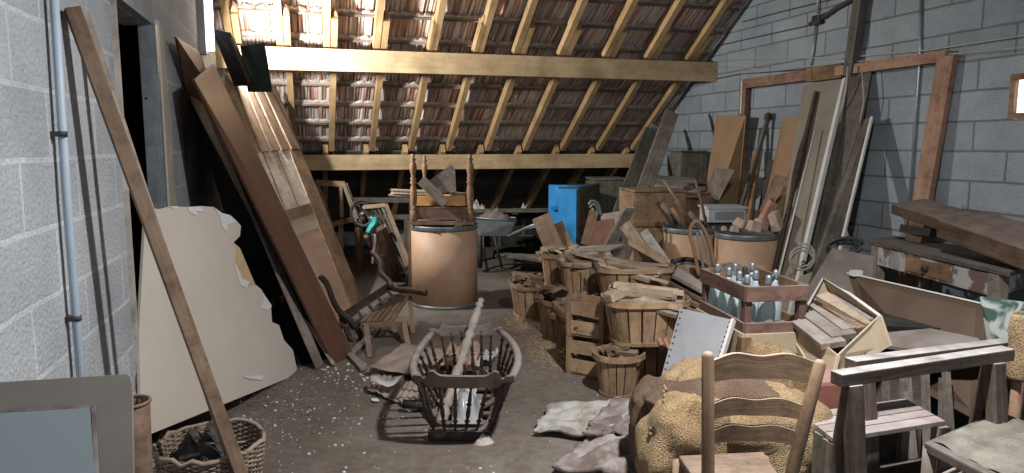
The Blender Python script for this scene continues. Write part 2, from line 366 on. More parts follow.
def struct(name, mb, mat, **k): return setp(obj(name, mb, mat, None, **k), kind='structure')
def dup(root, loc, rot=None, label=None, scale=None):
    r = root.copy(); C.objects.link(r); r.location = loc
    if rot is not None: r.rotation_euler = rot
    if scale is not None: r.scale = scale
    if label: r['label'] = label
    for ch in list(root.children):
        c = ch.copy(); C.objects.link(c); c.parent = r
        for g in ch.children:
            d = g.copy(); C.objects.link(d); d.parent = c
    return r
def plane3(a, b, c):
    n = (b - a).cross(c - a).normalized(); return a, n
def pxpoly(pts, pl, th):                        # outline seen at pixels, lying on a known board plane
    p, n = pl
    if n.dot(CAM - p) > 0: n = -n
    return MB().prism([PL(x, y, p, n) for x, y in pts], n * th)
# ================================================================== THE ROOM
S0, S1 = -.6, 10.9
struct('floor', MB().add([(WL - 3, S0, 0), (WR + .3, S0, 0), (WR + .3, S1, 0), (WL - 3, S1, 0), (WL - 3, S0, -.2), (WR + .3, S0, -.2), (WR + .3, S1, -.2), (WL - 3, S1, -.2)],
       [(0, 1, 2, 3), (7, 6, 5, 4), (0, 4, 5, 1), (1, 5, 6, 2), (2, 6, 7, 3), (3, 7, 4, 0)]), 'floor')
# left wall: pieces round the doorway (s 3.30 .. 4.16, head 2.06)
DS0, DS1, DH = X(121, 160, WL).y, X(160, 140, WL).y, X(150, 22, WL).z
TH = .075
def wall_piece(mb, x0, x1, s0, s1, z0, z1):
    mb.box(((x0 + x1) / 2, (s0 + s1) / 2, (z0 + z1) / 2), (x1 - x0, s1 - s0, z1 - z0))
def sloped(mb, x0, x1, s0, s1, z0):             # wall piece whose top follows the roof
    a, b = min(roof_z(s0, .14), 4.3), roof_z(s1, .14)
    mb.prism([(x0, s0, z0), (x0, s1, z0), (x0, s1, max(b, z0 + .01)), (x0, s0, a)], (x1 - x0, 0, 0))
wl = MB(); SK = 4.4
wall_piece(wl, WL - TH, WL, S0, DS0, 0, 4.3)
wall_piece(wl, WL - TH, WL, DS0, DS1, DH, 4.1)
sloped(wl, WL - TH, WL, DS1, 10.7, 0)
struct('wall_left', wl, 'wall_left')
wr = MB(); W0, W1 = 3.05, X(1010, 97, WR).y; WZ0, WZ1 = X(1016, 119, WR).z, X(1016, 74, WR).z
wall_piece(wr, WR, WR + TH, S0, W0, 0, 4.3); wall_piece(wr, WR, WR + TH, W0, W1, 0, WZ0); wall_piece(wr, WR, WR + TH, W0, W1, WZ1, 4.3)
wall_piece(wr, WR, WR + TH, W1, SK, 0, 4.3); sloped(wr, WR, WR + TH, SK, 10.7, 0)
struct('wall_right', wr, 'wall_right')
wm = MB(); fy = (W0 + W1) / 2
for yy in (W0 + .02, W1 - .02): wm.box((WR + .015, yy, (WZ0 + WZ1) / 2), (.05, .035, WZ1 - WZ0 - .075))
for zz in (WZ0 + .02, WZ1 - .02): wm.box((WR + .015, fy, zz), (.05, W1 - W0, .035))
wf = struct('window_1', wm, 'brown')
obj('pane', MB().box((WR + .025, fy, (WZ0 + WZ1) / 2), (.01, W1 - W0 - .05, WZ1 - WZ0 - .05)), 'sky', wf)
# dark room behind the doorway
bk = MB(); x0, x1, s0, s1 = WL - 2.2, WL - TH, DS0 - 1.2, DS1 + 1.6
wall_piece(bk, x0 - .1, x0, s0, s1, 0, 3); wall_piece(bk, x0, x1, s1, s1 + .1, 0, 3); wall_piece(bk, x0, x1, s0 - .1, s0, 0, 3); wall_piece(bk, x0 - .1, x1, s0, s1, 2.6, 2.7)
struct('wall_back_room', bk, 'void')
# door frame: galvanised angle jamb, timber head, plaster patch
dj = struct('door_1', MB().box((WL - .10, (DS0 + DS1) / 2, DH + .02), (TH + .03, DS1 - DS0 + .1, .05)), 'whitew')
obj('jamb', MB().box((WL - TH / 2, DS1 - .008, DH / 2), (TH * .85, .016, DH)).box((WL + .006, DS1 + .02, DH / 2), (.012, .05, DH)), 'steel', dj)
for k in range(22): obj('screw', MB().lathe((WL - .05, DS1 - .017, .25 + k * .085), [(.006, 0), (.007, .003)], 8, (0, -1, 0)), 'iron', dj) if k % 7 == 3 else None
obj('casing', MB().box((WL + .008, DS0 + .008, DH / 2), (.02, .03, DH)), 'whitew', dj)
struct('trim_1', MB().box((WL + .006, DS1 + .075, DH / 2), (.014, .05, DH + .06)), 'edge')
rp = [(DS1 + .10, 0), (DS1 + .36, 0), (DS1 + .33, .6), (DS1 + .37, 1.0), (DS1 + .30, 1.3), (DS1 + .34, 1.6), (DS1 + .27, 1.86), (DS1 + .22, DH), (DS1 + .10, DH + .04)]
struct('trim_2', MB().prism([(WL, a, b) for a, b in rp], (.008, 0, 0)), 'beige')
# ------------------------------------------------------------------ roof of clay tiles (one surface), battens, rafters, purlins
uu = lambda s: (s - 5) * math.sqrt(1 + SL * SL)
sv = V((0, 1, -SL)).normalized(); rn_ = V((0, SL, 1)).normalized()
def rp_(x, u, h): # u = slope distance down from s=5 ridge ref, h = height over rafter underside plane
    return V((x, 5, roof_z(5))) + sv * u + rn_ * h
tiles = MB(); lips = MB(); GA, TW, RH = .345, .232, .115
prof = [0, .012, .004, .016, .004, .016, .004, .018, .002, .0, -.012, -.004]
nt_ = int((WR - WL + .3) / TW) + 1
for j in range(-1, 21):
    u0 = j * GA - .45; u1 = u0 + GA + .06
    for i in range(nt_):
        x0 = WL - .12 + i * TW; vs = []; gs = []; n_ = 15
        for q, (u, h) in enumerate(((u0, RH + .035), (u1, RH + .075))):
            for k in range(n_):
                a = k / (n_ - 1)
                if a < .42: hh = .012 + .010 * math.cos(a / .42 * 2 * PI * 2)
                elif a < .55: hh = -.010
                elif a < .93: hh = .012 + .010 * math.cos((a - .55) / .38 * 2 * PI * 2)
                else: hh = -.012
                vs.append(rp_(x0 + a * TW, u, h + hh)); gs.append(V((q * GA, a * TW, 0)))
        tiles.add(vs, [(k, k + 1, n_ + k + 1, n_ + k) for k in range(n_ - 1)], gs)
        # hanging nibs: curved pale lip of each tile over the batten
        y0_ = u0 + GA + .025; e = TW * .04
        hs_ = [(0, .004), (.10, .022), (.22, .036), (.36, .040), (.44, .026), (.56, .026), (.64, .040), (.78, .036), (.90, .022), (1, .004)]
        pts = [(x0 + e + a * (TW - 2 * e), y0_ - .012 - h_, RH + .045) for a, h_ in hs_]
        pts2 = [(x0 + TW - e, y0_, RH + .045), (x0 + e, y0_, RH + .045)]
        lips.prism([rp_(*p) for p in pts + pts2], rn_ * -.03)
ce = struct('ceiling', tiles, 'tile', solid=.012)
obj('tile_nibs', lips, 'claytop', ce)
sk = MB()
for k in range(16):
    u = uu(8.9) + .16 * k; sk.bar(rp_(WL, u, RH - .004), rp_(WR, u, RH - .004), .15, .012, rn_)
bt = MB()
for j in range(-1, 21):
    u = j * GA - .45 + GA + .015; bt.bar(rp_(WL, u, RH + .014), rp_(WR, u, RH + .014), .028, .028, rn_)
obj('battens', bt, 'grey', ce)
obj('sarking_boards', sk, 'sark', ce)
# upper ceiling over and behind the camera side (other slope), keeps the room closed overhead
struct('ceiling_rear', MB().add([(WL - .2, 5.2, 4.0), (WR + .2, 5.2, 4.0), (WR + .2, 3.6, 4.45), (WL - .2, 3.6, 4.45), (WR + .2, S0, 3.0), (WL - .2, S0, 3.0)], [(0, 1, 2, 3), (3, 2, 4, 5)]), 'greyd', solid=.05)
def purl(pyL, zt, sf, h, lab):
    o = one('purlin', lab, 'beam', MB().box(((WL + WR) / 2, sf, zt - h / 2), (WR - WL, .09, h)), 'pine', bevel=.004)
    return o
p1 = G(0, 0, 1)
s_p1 = 7.13; z_p1 = roof_z(7.13 + .05)
purl(0, z_p1 - .04, 7.13, .205, 'upper heavy pale timber beam running the width of the roof under the rafters')
s_p2 = 8.72; z_p2 = roof_z(s_p2 + .05) + .01
purl(0, z_p2 - .005, s_p2, .18, 'lower heavy pale timber beam crossing the roof just above the clutter')
# rafters: x from the pixels where they cross y = 0 (upper) and y = 110 (lower)
ups = [RF(px, 4).x for px in (224, 270 + 7, 327, 381, 433, 483, 534, 584, 634, 681, 727)]
ORD = ['leftmost', 'second', 'third', 'fourth', 'fifth', 'sixth', 'seventh', 'eighth', 'ninth', 'tenth', 'eleventh', 'twelfth']
def rafter(x, u0, u1, w, lab, g, name='rafter', point=False):
    a, b = rp_(x, u0, .055), rp_(x, u1, .055)
    mb = MB().bar(a, b, w, .11, rn_)
    if point: mb.bar(rp_(x, u0 - .07, .055), a, .015, .05, rn_, w2=w)
    return one(name, lab, 'rafter', mb, 'rafter', g)
uu = lambda s: (s - 5) * math.sqrt(1 + SL * SL)
x_first, dx = ups[0], (ups[-1] - ups[0]) / 10
for i in range(11):
    x = ups[i] if abs(ups[i] - (x_first + dx * i)) < .09 else x_first + dx * i
    rafter(x, uu(3.8), uu(7.24), .062, ORD[i] + (' of the eleven' if i == 0 else ' from the left of the eleven') + ' golden rafters above the upper beam', 'rafters above the upper beam')
lows = [-.42 + .0]
lx = [ups[i] + .068 for i in range(11)]
for i, x in enumerate(lx):
    if x > WR - .03: continue
    rafter(x, uu(6.88), uu(8.70), .058, ORD[i] + (' of the' if i == 0 else ' from the left of the') + ' golden rafters between the two beams', 'rafters between the two beams', point=True)
for i, x in enumerate(ups):
    rafter(max(x, WL + .04), uu(8.72), uu(10.6), .058, ORD[i] + (' of the' if i == 0 else ' from the left of the') + ' shadowed rafters running down below the lower beam', 'rafters below the lower beam')
struct('wall_far', MB().box(((WL + WR) / 2, 10.75, .2), (WR - WL + .4, .15, .5)), 'wall_right')
# ------------------------------------------------------------------ lights
def area(name, loc, tgt, size, power, col, sy=None):
    l = bpy.data.lights.new(name, 'AREA'); l.energy = power; l.color = col; l.size = size
    if sy: l.shape = 'RECTANGLE'; l.size_y = sy
    o = bpy.data.objects.new(name, l); C.objects.link(o); o.location = loc
    o.rotation_euler = (V(tgt) - V(loc)).to_track_quat('-Z', 'Y').to_euler(); return o
def point(name, loc, power, col, rad=.05):
    l = bpy.data.lights.new(name, 'POINT'); l.energy = power; l.color = col; l.shadow_soft_size = rad
    o = bpy.data.objects.new(name, l); C.objects.link(o); o.location = loc; return o
LX = X(206, 30, WL + .05); LX.z = X(206, 52, WL + .05).z + .34
ft = thing('lamp_batten', 'bright white tube lamp upright on the left wall by the roof', 'lamp', (WL, LX.y, LX.z - .25))
obj('housing', MB().box((WL + .025, LX.y, LX.z + .15), (.05, .12, 1.0)), 'white', ft)
obj('tube', MB().tube([(WL + .075, LX.y, LX.z - .32), (WL + .075, LX.y, LX.z + .62)], .03, 10), 'tube', ft)
area('tube_lamp', (WL + .22, LX.y + .42, LX.z - .34), (1.6, LX.y + 1.0, LX.z - .30), .10, 105, (1.0, .97, .92))
area('work_lamp', (1.35, 1.75, 2.75), (1.36, 1.9, 0), .12, 125, (1.0, .97, .94))
area('window_daylight', (WR + .3, fy, (WZ0 + WZ1) / 2), (0, fy + 1, .6), .4, 25, (.8, .9, 1))
w = bpy.data.worlds.new('world'); sc.world = w; w.use_nodes = True
w.node_tree.nodes['Background'].inputs[0].default_value = (.72, .84, 1, 1); w.node_tree.nodes['Background'].inputs[1].default_value = .40
sc.view_settings.view_transform = 'Standard'; sc.view_settings.look = 'None'; sc.view_settings.gamma = 1; sc.view_settings.exposure = .1
sc.view_settings.use_curve_mapping = False
sc.cycles.use_denoising = True; sc.cycles.max_bounces = 6
# ================================================================== LEFT SIDE
def fbox(mb, x0, y0, x1, y1, d, dep, rz=0.0):
    """box whose front face spans a picture rectangle at ground distance d, dep deep"""
    a, b, t = D(x0, y1, d), D(x1, y1, d), D(x0, y0, d)
    w = (b - a).length; h = t.z - a.z; rot = Matrix.Rotation(-YAW + rz, 3, 'Z'); c = (a + b) / 2
    return mb.box(c + rot @ V((0, dep / 2, 0)) + V((0, 0, h / 2)), (w, dep, h), rot)
ct = thing('conduit_pipe', 'pale blue-grey conduit pipe running down the left block wall', 'pipe', (WL, X(58, 200, WL).y, 0))
py_ = X(55, 180, WL).y
obj('pipe', MB().tube([(WL + .028, X(48, 10, WL).y, 2.6), (WL + .028, py_, 1.3), (WL + .028, py_ + .004, .0)], .0125, 12), 'conduit', ct)
for yy in (134, 328):
    z = X(53, yy, WL).z
    c = obj('clamp', MB().lathe((WL + .028, py_, z - .008), [(.016, 0), (.016, .016)], 12).box((WL + .014, py_, z), (.028, .03, .016)), 'iron', ct)
# the long plank leaning on the near wall
pf = G(256, 520); pt = X(72, 8, WL + .03)
one('plank', 'long tan timber plank leaning against the near left wall, ending beside the wicker basket', 'plank', MB().bar(pf + V((0, 0, .02)), pt, .052, .046, V((1, .35, 0))), 'slat', bevel=.002)
pf2 = pf + V((-.03, .06, 0)); pt2 = X(84, 14, WL + .02)
one('plank', 'thin darker lath tucked behind the long leaning plank on the left wall', 'plank', MB().bar(pf2, pt2, .04, .014, V((.75, -.55, .4))), 'grey')
# plasterboard with torn edge
A, B_ = X(140, 428, WL + .03), G(298, 370); A.z = 0; Cc = V((A.x, A.y, 0)).lerp(B_, .5) + V((-.10, .05, 1.1))
plb = plane3(A, B_, Cc)
out = [(141, 438), (298, 374), (293, 350), (284, 340), (279, 325), (272, 322), (271, 306), (265, 302), (262, 290), (256, 285), (248, 287), (243, 279), (235, 262), (236, 250), (233, 243), (240, 236), (241, 226), (236, 220), (230, 215), (222, 213), (214, 207), (200, 206), (186, 207), (172, 206), (160, 209), (146, 208), (143, 260), (139, 330)]
out = [(x, y) for x, y in out]
pb = one('plasterboard', 'large beige plasterboard sheet with a ragged torn right edge, below the doorway', 'board', pxpoly(out, plb, .013), 'plaster')
def nudge(pl, d): p, n = pl; n = n if n.dot(CAM - p) > 0 else -n; return (p + n * d, n)
for pts in ([(214, 207), (222, 213), (230, 215), (236, 222), (228, 224), (227, 233), (222, 226), (220, 216)], [(188, 207), (201, 207), (204, 212), (196, 211), (198, 216), (190, 213)],
            [(235, 262), (243, 279), (250, 282), (246, 288), (240, 284), (237, 272)], [(262, 291), (272, 306), (268, 310), (262, 308), (264, 300)], [(170, 207), (178, 206), (176, 209)]):
    obj('torn_paper', pxpoly(pts, nudge(plb, .004), .002), 'paper', pb)
one('paper_scrap', 'white paper scrap stuck low on the beige plasterboard', 'paper', pxpoly([(244, 377), (256, 375), (264, 376), (262, 380), (250, 379)], nudge(plb, .006), .002), 'paper')
one('insulation_board', 'yellowish broken insulation board behind the torn edge of the plasterboard', 'board', pxpoly([(231, 240), (240, 248), (262, 300), (275, 330), (262, 340), (225, 260)], nudge(plb, -.05), .03), 'straw')
# metal rail on the floor
one('metal_rail', 'grey metal rail lying on the floor under the plasterboard', 'rail', MB().bar(G(146, 462) + V((0, 0, .01)), G(166, 420) + V((0, 0, .01)), .02, .015, V((0, 0, 1))).bar(G(150, 464) + V((0, 0, .015)), G(169, 421) + V((0, 0, .015)), .004, .03, V((0, 0, 1))), 'steel')
# near panel with glass, lower left corner
d0 = 1.55
pa = (D(-60, 385, d0), D(132, 373, d0 + .12), D(134, 520, d0 + .02)); plg = plane3(*pa)
pan = one('framed_panel', 'grey board panel with a dusty glass pane, nearest the camera at lower left', 'panel', pxpoly([(-60, 386), (126, 374), (130, 376), (132, 384), (134, 520), (-60, 520)], plg, .018), 'paleboard', bevel=.001)
pan.data.materials.clear(); M['greypanel'] = paint('grey_card_panel', (.165, .15, .13), (.225, .205, .18), .9, .05, 3, bump=.05); pan.data.materials.append(M['greypanel'])
obj('glass_pane', pxpoly([(-60, 416), (90, 408), (98, 520), (-60, 520)], nudge(plg, .006), .004), 'pane', pan)
obj('bead', pxpoly([(-60, 412), (93, 405), (93, 408), (-60, 415)], nudge(plg, .006), .006).prism([PL(x, y, *nudge(plg, .006)) for x, y in ((91, 405), (95, 405), (101, 520), (97, 520))], plg[1] * .004), 'sackpaper', pan)
# rolled rusty tin behind the panel
c0 = D(130, 402, 1.9)
def roll(u, v):
    a = -1.2 + u * 3.9; r = .055 + .012 * u; return V((c0.x + math.cos(a) * r, c0.y + math.sin(a) * r, c0.z * (1 - v) + .0 * v)) 
tin = one('tin_bucket', 'tall rusty open-topped tin behind the grey panel, lower left', 'bucket', MB().grid(lambda u, v: V((c0.x + math.cos(u * 2 * PI) * (.048 - .02 * v), c0.y + math.sin(u * 2 * PI) * (.048 - .02 * v), c0.z * (1 - v))), 24, 6, True), 'rust', solid=.004)
obj('rim', MB().tube([(c0.x + math.cos(a * PI / 12) * .05, c0.y + math.sin(a * PI / 12) * .05, c0.z) for a in range(24)], .005, 6, True), 'rust', tin)
# wicker basket with ash
bc = G(214, 505); bc.z = 0
bk_ = thing('wicker_basket', 'round wicker basket heaped with dark rubbish under the leaning plank', 'basket', bc)
bh, br0, br1 = .27, .17, .205
wv = MB()
for k in range(28):
    z = .01 + k * bh / 28; r0 = br0 + (br1 - br0) * k / 28
    wv.tube([V((bc.x + math.cos(a * PI / 24) * (r0 + (.006 if (a + k) % 2 else -.006)), bc.y + math.sin(a * PI / 24) * (r0 + (.006 if (a + k) % 2 else -.006)), z)) for a in range(48)], .0046, 5, True)
obj('weave', wv, 'wicker', bk_)
st_ = MB()
for a in range(24):
    c_, s_ = math.cos(a * PI / 12), math.sin(a * PI / 12); st_.tube([(bc.x + c_ * br0, bc.y + s_ * br0, 0), (bc.x + c_ * br1, bc.y + s_ * br1, bh + .01)], .004, 5)
obj('stakes', st_, 'wicker', bk_)
obj('rim', MB().tube([(bc.x + math.cos(a * PI / 16) * br1 * (1 + R.uniform(-.02, .03)), bc.y + math.sin(a * PI / 16) * br1 * (1 + R.uniform(-.02, .03)), bh + R.uniform(-.01, .012)) for a in range(32)], .009, 6, True), 'wicker', bk_)
obj('bottom', MB().lathe((bc.x, bc.y, .005), [(br0, 0), (br0, .012)], 24), 'wicker', bk_)
def heap(c, rx, ry, h, seed, rough=.35):
    def f(u, v):
        a = u * 2 * PI; r = v; n_ = noise.noise(V((math.cos(a) * r * 3 + seed, math.sin(a) * r * 3, seed)))
        return V((c.x + math.cos(a) * r * rx, c.y + math.sin(a) * r * ry, c.z + h * (1 - r * r) * (1 + rough * 2 * n_) + h * rough * noise.noise(V((math.cos(a) * r * 9, math.sin(a) * r * 9, seed))) * (1 - r)))
    return MB().grid(f, 32, 12, True)
setp(obj('rubbish_heap', heap(bc + V((-.02, .02, .16)), .15, .15, .17, 3.3, .28), 'ash'), 'heap of black ash and rubbish filling the wicker basket', 'rubbish', kind='stuff')
for k in range(3):
    a = R.uniform(0, 6); p = bc + V((math.cos(a) * .08, math.sin(a) * .08, .26)); 
    one('twig', ('bent pale twig', 'short brown twig', 'long thin twig')[k] + ' sticking out of the rubbish in the wicker basket', 'twig', MB().tube([p, p + V((R.uniform(-.06, .1), R.uniform(-.05, .05), .05)), p + V((R.uniform(.05, .2), R.uniform(-.1, .1), R.uniform(.0, .1)))], .004, 5), 'wicker')
one('wood_block', 'flat grey wood block by the lower left, beside the wicker basket', 'block', MB().box(G(152, 478) + V((0, 0, .03)), (.12, .2, .06), Matrix.Rotation(.3, 3, 'Z')), 'grey', bevel=.003)
# ------------------------------------------------------------------ stack of boards leaning on the left wall
WX = WL + .03
def lean(name, label, x0, y0, x1, y1, w, th, mat, wx=WX, nrm=(.9, -.35, .35), w2=None, cat='board', g=None, foot=None, top=None):
    a = foot or G(x0, y0); b = top or X(x1, y1, wx)
    return one(name, label, cat, MB().bar(a + V((0, 0, .01)), b, w, th, V(nrm), w2), mat, g, bevel=.002)
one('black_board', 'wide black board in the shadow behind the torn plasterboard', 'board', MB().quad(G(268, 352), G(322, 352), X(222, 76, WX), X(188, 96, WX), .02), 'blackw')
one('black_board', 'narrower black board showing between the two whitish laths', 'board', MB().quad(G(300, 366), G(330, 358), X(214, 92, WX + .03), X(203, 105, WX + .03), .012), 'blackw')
d_a, d_b = G(318, 357), G(363, 304); d_c = X(214, 62, WX + .04); pld = plane3(d_a, d_b, d_c)
dr = one('old_door', 'old panelled door with brown slats above pale and pinkish panels, leaning left of the barrel', 'door', pxpoly([(276, 86), (363, 304), (318, 357), (222, 128), (206, 82)], pld, .02), 'dark')
sl_top = [(206, 76), (218, 73), (230, 71), (240, 76), (250, 81), (261, 84), (272, 88)]
sl_bot = [(241, 153), (251, 153), (261, 152), (271, 151), (281, 150), (291, 149), (302, 149)]
for k in range(6):
    a, b, c, d = sl_top[k], sl_top[k + 1], sl_bot[k + 1], sl_bot[k]
    obj('slat', pxpoly([(a[0] + 1.2, a[1]), (b[0] - 1.2, b[1] + (2 if k % 2 else 0)), (c[0] - 1.2, c[1]), (d[0] + 1.2, d[1])], nudge(pld, .018 + .01 * (k % 2)), .016), 'slat', dr, bevel=.002)
obj('pale_panel', pxpoly([(241, 153), (300, 148), (320, 200), (262, 217)], nudge(pld, .008), .008), 'whitew', dr)['label'] = 'pale dusty upper panel'
for a, b in ((262, 271), (276, 286)): obj('groove', pxpoly([(a, 151), (a + 1, 151), (a + 25, 212), (a + 24, 212)], nudge(pld, .010), .002), 'brown', dr)
obj('rail', pxpoly([(262, 217), (320, 200), (324, 210), (268, 228)], nudge(pld, .014), .014), 'slat', dr)
obj('lower_rail', pxpoly([(268, 228), (324, 210), (330, 224), (272, 244)], nudge(pld, .010), .010), 'paleboard', dr)
obj('pink_panel', pxpoly([(272, 244), (330, 224), (357, 302), (317, 352)], nudge(pld, .008), .008), 'pinkpanel', dr)
obj('stile', pxpoly([(263, 82), (276, 88), (364, 303), (354, 314)], nudge(pld, .018), .02), 'slat', dr)
one('wide_plank', 'wide dark red-brown plank leaning in front of the old door', 'plank', MB().quad(G(334, 364), G(354, 355), X(214, 64, WX + .12), X(194, 79, WX + .12), .022), 'redbrown', bevel=.002)
lean('lath', 'long grey-white lath just left of the red-brown plank', 320, 368, 210, 108, .10, .02, 'grey', wx=WX + .14, cat='lath')
lean('lath', 'short dusty white lath leaning low beside the red-brown plank', 334, 366, 250, 236, .04, .015, 'whitew', cat='lath', top=D(251, 236, 5.3) )
one('board', 'short brown board end high in the corner left of the tube lamp', 'board', MB().quad(D(190, 112, 5.0), D(222, 106, 5.4), X(199, 52, WX + .04), X(177, 38, WX + .04), .02), 'redbrown')
lean('timber_stub', 'short orange timber stub poking out between the leaning black boards', 0, 0, 0, 0, .05, .05, 'tan', foot=D(238, 184, 5.5), top=D(252, 190, 5.1), cat='timber')
lean('timber_stub', 'brown timber stub poking out beside the torn plasterboard edge', 0, 0, 0, 0, .05, .05, 'redbrown', foot=D(268, 303, 5.0), top=D(285, 299, 4.75), cat='timber')
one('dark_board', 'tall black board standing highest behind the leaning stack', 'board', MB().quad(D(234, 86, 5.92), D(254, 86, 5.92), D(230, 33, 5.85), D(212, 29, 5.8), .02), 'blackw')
lean('dark_lath', 'dark brown lath beside the tall black board top', 0, 0, 0, 0, .05, .02, 'dark', cat='lath', foot=D(250, 84, 5.9), top=D(232, 38, 5.8))
lf = one('greenish_frame', 'grey-green frame board with a notched top behind the door slats', 'frame', MB().quad(D(248, 92, 6.0), D(272, 92, 6.0), D(264, 43, 5.9), D(240, 46, 5.9), .02), 'green')
pcl = D(207, 92, 5.4)
one('crumpled_paper', 'crumpled grey paper wedged at the top of the leaning boards', 'paper', MB().grid(lambda u, v: pcl + V((-.10 + .22 * u, .1 * v, .12 * v + .05 * math.sin(u * 5 + v * 2) + .04 * noise.noise(V((u * 4, v * 4, 2))))), 14, 10), 'sackgrey', solid=.004)
lean('plank', 'brown plank seen edge-on in the doorway gloom, right of the steel jamb', 0, 0, 0, 0, .05, .02, 'brown', foot=G(228, 372) + V((-.35, .3, 0)), top=X(186, 92, WX))
one('pale_batten', 'thin pale batten leaning inside the dark doorway', 'batten', MB().bar((WL - .9, DS0 + .2, 0), (WL - 1.3, DS1 + .35, 1.9), .03, .02), 'slat')
one('pale_batten', 'second thin batten inside the dark doorway, more upright', 'batten', MB().bar((WL - .7, DS0 + .6, 0), (WL - 1.2, DS1 + .5, 2.2), .04, .02), 'slat')
# ------------------------------------------------------------------ behind: frame stand, leaning frames, wheel
def post(mb, a, b, w, t=None): return mb.bar(a, b, w, t or w, HF * -1)
t0 = thing('frame_stand', 'brown wooden frame on legs standing behind the old door', 'stand', G(335, 268))
d = 8.0
for x in (319, 341, 357):
    a = D(x + (3 if x == 357 else 0), 268, d) ; a.z = 0; obj('leg', post(MB(), a, D(x, 222, d), .05), 'brown', t0)
fr = [D(316, 183, d), D(345, 184, d), D(357, 218, d - .1), D(330, 225, d)]
for i, nm in ((0, 'rail'), (1, 'side'), (2, 'rail'), (3, 'side')): obj(nm, post(MB(), fr[i], fr[(i + 1) % 4], .06, .04), 'slat' if i < 2 else 'brown', t0)
obj('mullion', post(MB(), D(341, 186, d), D(342, 217, d), .035), 'brown', t0)
obj('side', post(MB(), D(344, 184, d - .05), D(358, 219, d - .15), .035), 'grey', t0)
def lattice(label, p_bl, p_br, p_tr, p_tl, n, name='window_shutter', mat='brown'):
    T = thing(name, label, 'frame', ((p_bl + p_br) / 2).xy.to_3d())
    w = .04
    for a, b in ((p_bl, p_tl), (p_br, p_tr)): obj('stile', MB().bar(a, b, w, .04), 'slat', T)
    for a, b in ((p_bl, p_br), (p_tl, p_tr)): obj('rail', MB().bar(a, b, w, .035), 'slat', T)
    obj('mid_rail', MB().bar(p_bl.lerp(p_tl, .55), p_br.lerp(p_tr, .55), .03, .03), 'slat', T)
    mb = MB()
    for k in range(1, n): mb.bar(p_bl.lerp(p_br, k / n), p_tl.lerp(p_tr, k / n), .028, .012)
    obj('slats', mb, mat, T)
    return T
lattice('slatted wooden shutter leaning behind the barrel, upper of two', G(398, 276), D(410, 266, 6.9), D(386, 205, 7.3), D(364, 207, 7.4), 5, mat='greyd')
lattice('slatted wooden shutter leaning behind the barrel, lower of two', G(388, 280), G(404, 276), D(384, 226, 7.1), D(366, 236, 7.2), 6, mat='brown')
one('teal_cloth', 'crumpled teal cloth caught between the slatted frames', 'cloth', MB().grid(lambda u, v: D(368 + 9 * u + 2 * math.sin(v * 5), 217 + 16 * v, 7.15 + .06 * math.sin(u * 6 + v * 3)), 10, 10), 'teal', solid=.006)
one('pale_rag', 'dingy rag hanging below the teal cloth', 'cloth', MB().grid(lambda u, v: D(372 + 5 * u + 1 * math.sin(v * 4), 234 + 30 * v, 7.1 + .05 * math.sin(u * 7 + v * 3)), 10, 12), 'sackpaper', solid=.006)
wc = D(362, 214, 7.7)
def wheel(name, label, c, r, tube_r, mat, axis, spokes=0, cat='wheel'):
    T = thing(name, label, cat, (c.x, c.y, c.z - r)); q = V((0, 0, 1)).rotation_difference(V(axis)).to_matrix()
    ring = [c + q @ V((math.cos(a * PI / 20) * r, math.sin(a * PI / 20) * r, 0)) for a in range(40)]
    obj('tyre', MB().tube(ring, tube_r, 8, True), mat, T)
    ring2 = [c + q @ V((math.cos(a * PI / 20) * (r - tube_r * 1.3), math.sin(a * PI / 20) * (r - tube_r * 1.3), 0)) for a in range(40)]
    obj('rim', MB().tube(ring2, tube_r * .5, 6, True), 'steel', T)
    if spokes:
        sp = MB()
        for k in range(spokes): a = 2 * PI * k / spokes; sp.tube([c, c + q @ V((math.cos(a) * (r - tube_r), math.sin(a) * (r - tube_r), 0))], .0018, 4)
        obj('spokes', sp, 'steel', T); obj('hub', MB().lathe(c - q @ V((0, 0, .03)), [(.012, 0), (.02, .01), (.02, .05), (.012, .06)], 12, axis), 'steel', T)
    return T
wheel('wheel_rim', 'small dark wheel standing between the frame stand and the slatted frames', wc, .14, .014, 'rubber', (.5, -.8, .2), 8)
# dark shelf and rails in the far gloom
for k, (x0, x1, y, dd, lb) in enumerate(((352, 415, 200, 8.6, 'dim horizontal rail in the gloom left of the barrel, upper one'), (356, 410, 217, 8.4, 'dim horizontal rail in the gloom left of the barrel, lower one'))):
    T = thing('trestle_rail', lb, 'trestle', G((x0 + x1) / 2, y + 50))
    obj('rail', MB().bar(D(x0, y, dd), D(x1, y, dd), .06, .05), 'greyd', T)
    for x in (x0 + 4, x1 - 4): a = D(x, y, dd); obj('leg', MB().bar((a.x, a.y, 0), a, .05, .05), 'greyd', T)
# ------------------------------------------------------------------ upturned dark armchair and slatted stool
def curve_bar(mb, pix, dlist, r, flat=1.0):
    n = len(pix); P = []
    cr = [D(x, y, dlist[0] + (dlist[1] - dlist[0]) * i / (n - 1)) for i, (x, y) in enumerate(pix)]
    for i in range(n - 1):
        for q in range(4):
            t = q / 4; a, b, c_, e = cr[max(i - 1, 0)], cr[i], cr[i + 1], cr[min(i + 2, n - 1)]
            P.append(.5 * ((2 * b) + (c_ - a) * t + (2 * a - 5 * b + 4 * c_ - e) * t * t + (3 * b - a - 3 * c_ + e) * t ** 3))
    P.append(cr[-1]); return mb.tube(P, r, 8, flat=flat)
ac = thing('upturned_armchair', 'dark upturned armchair frame with curved arms beside the old door', 'chair', G(372, 345))
obj('arm', curve_bar(MB(), [(320, 276), (327, 284), (333, 300), (340, 312), (352, 322), (362, 340), (352, 356)], (5.15, 5.3), .022), 'dark', ac)
obj('arm', curve_bar(MB(), [(372, 252), (380, 262), (381, 273), (389, 281), (391, 287)], (5.9, 5.6), .022), 'dark', ac)
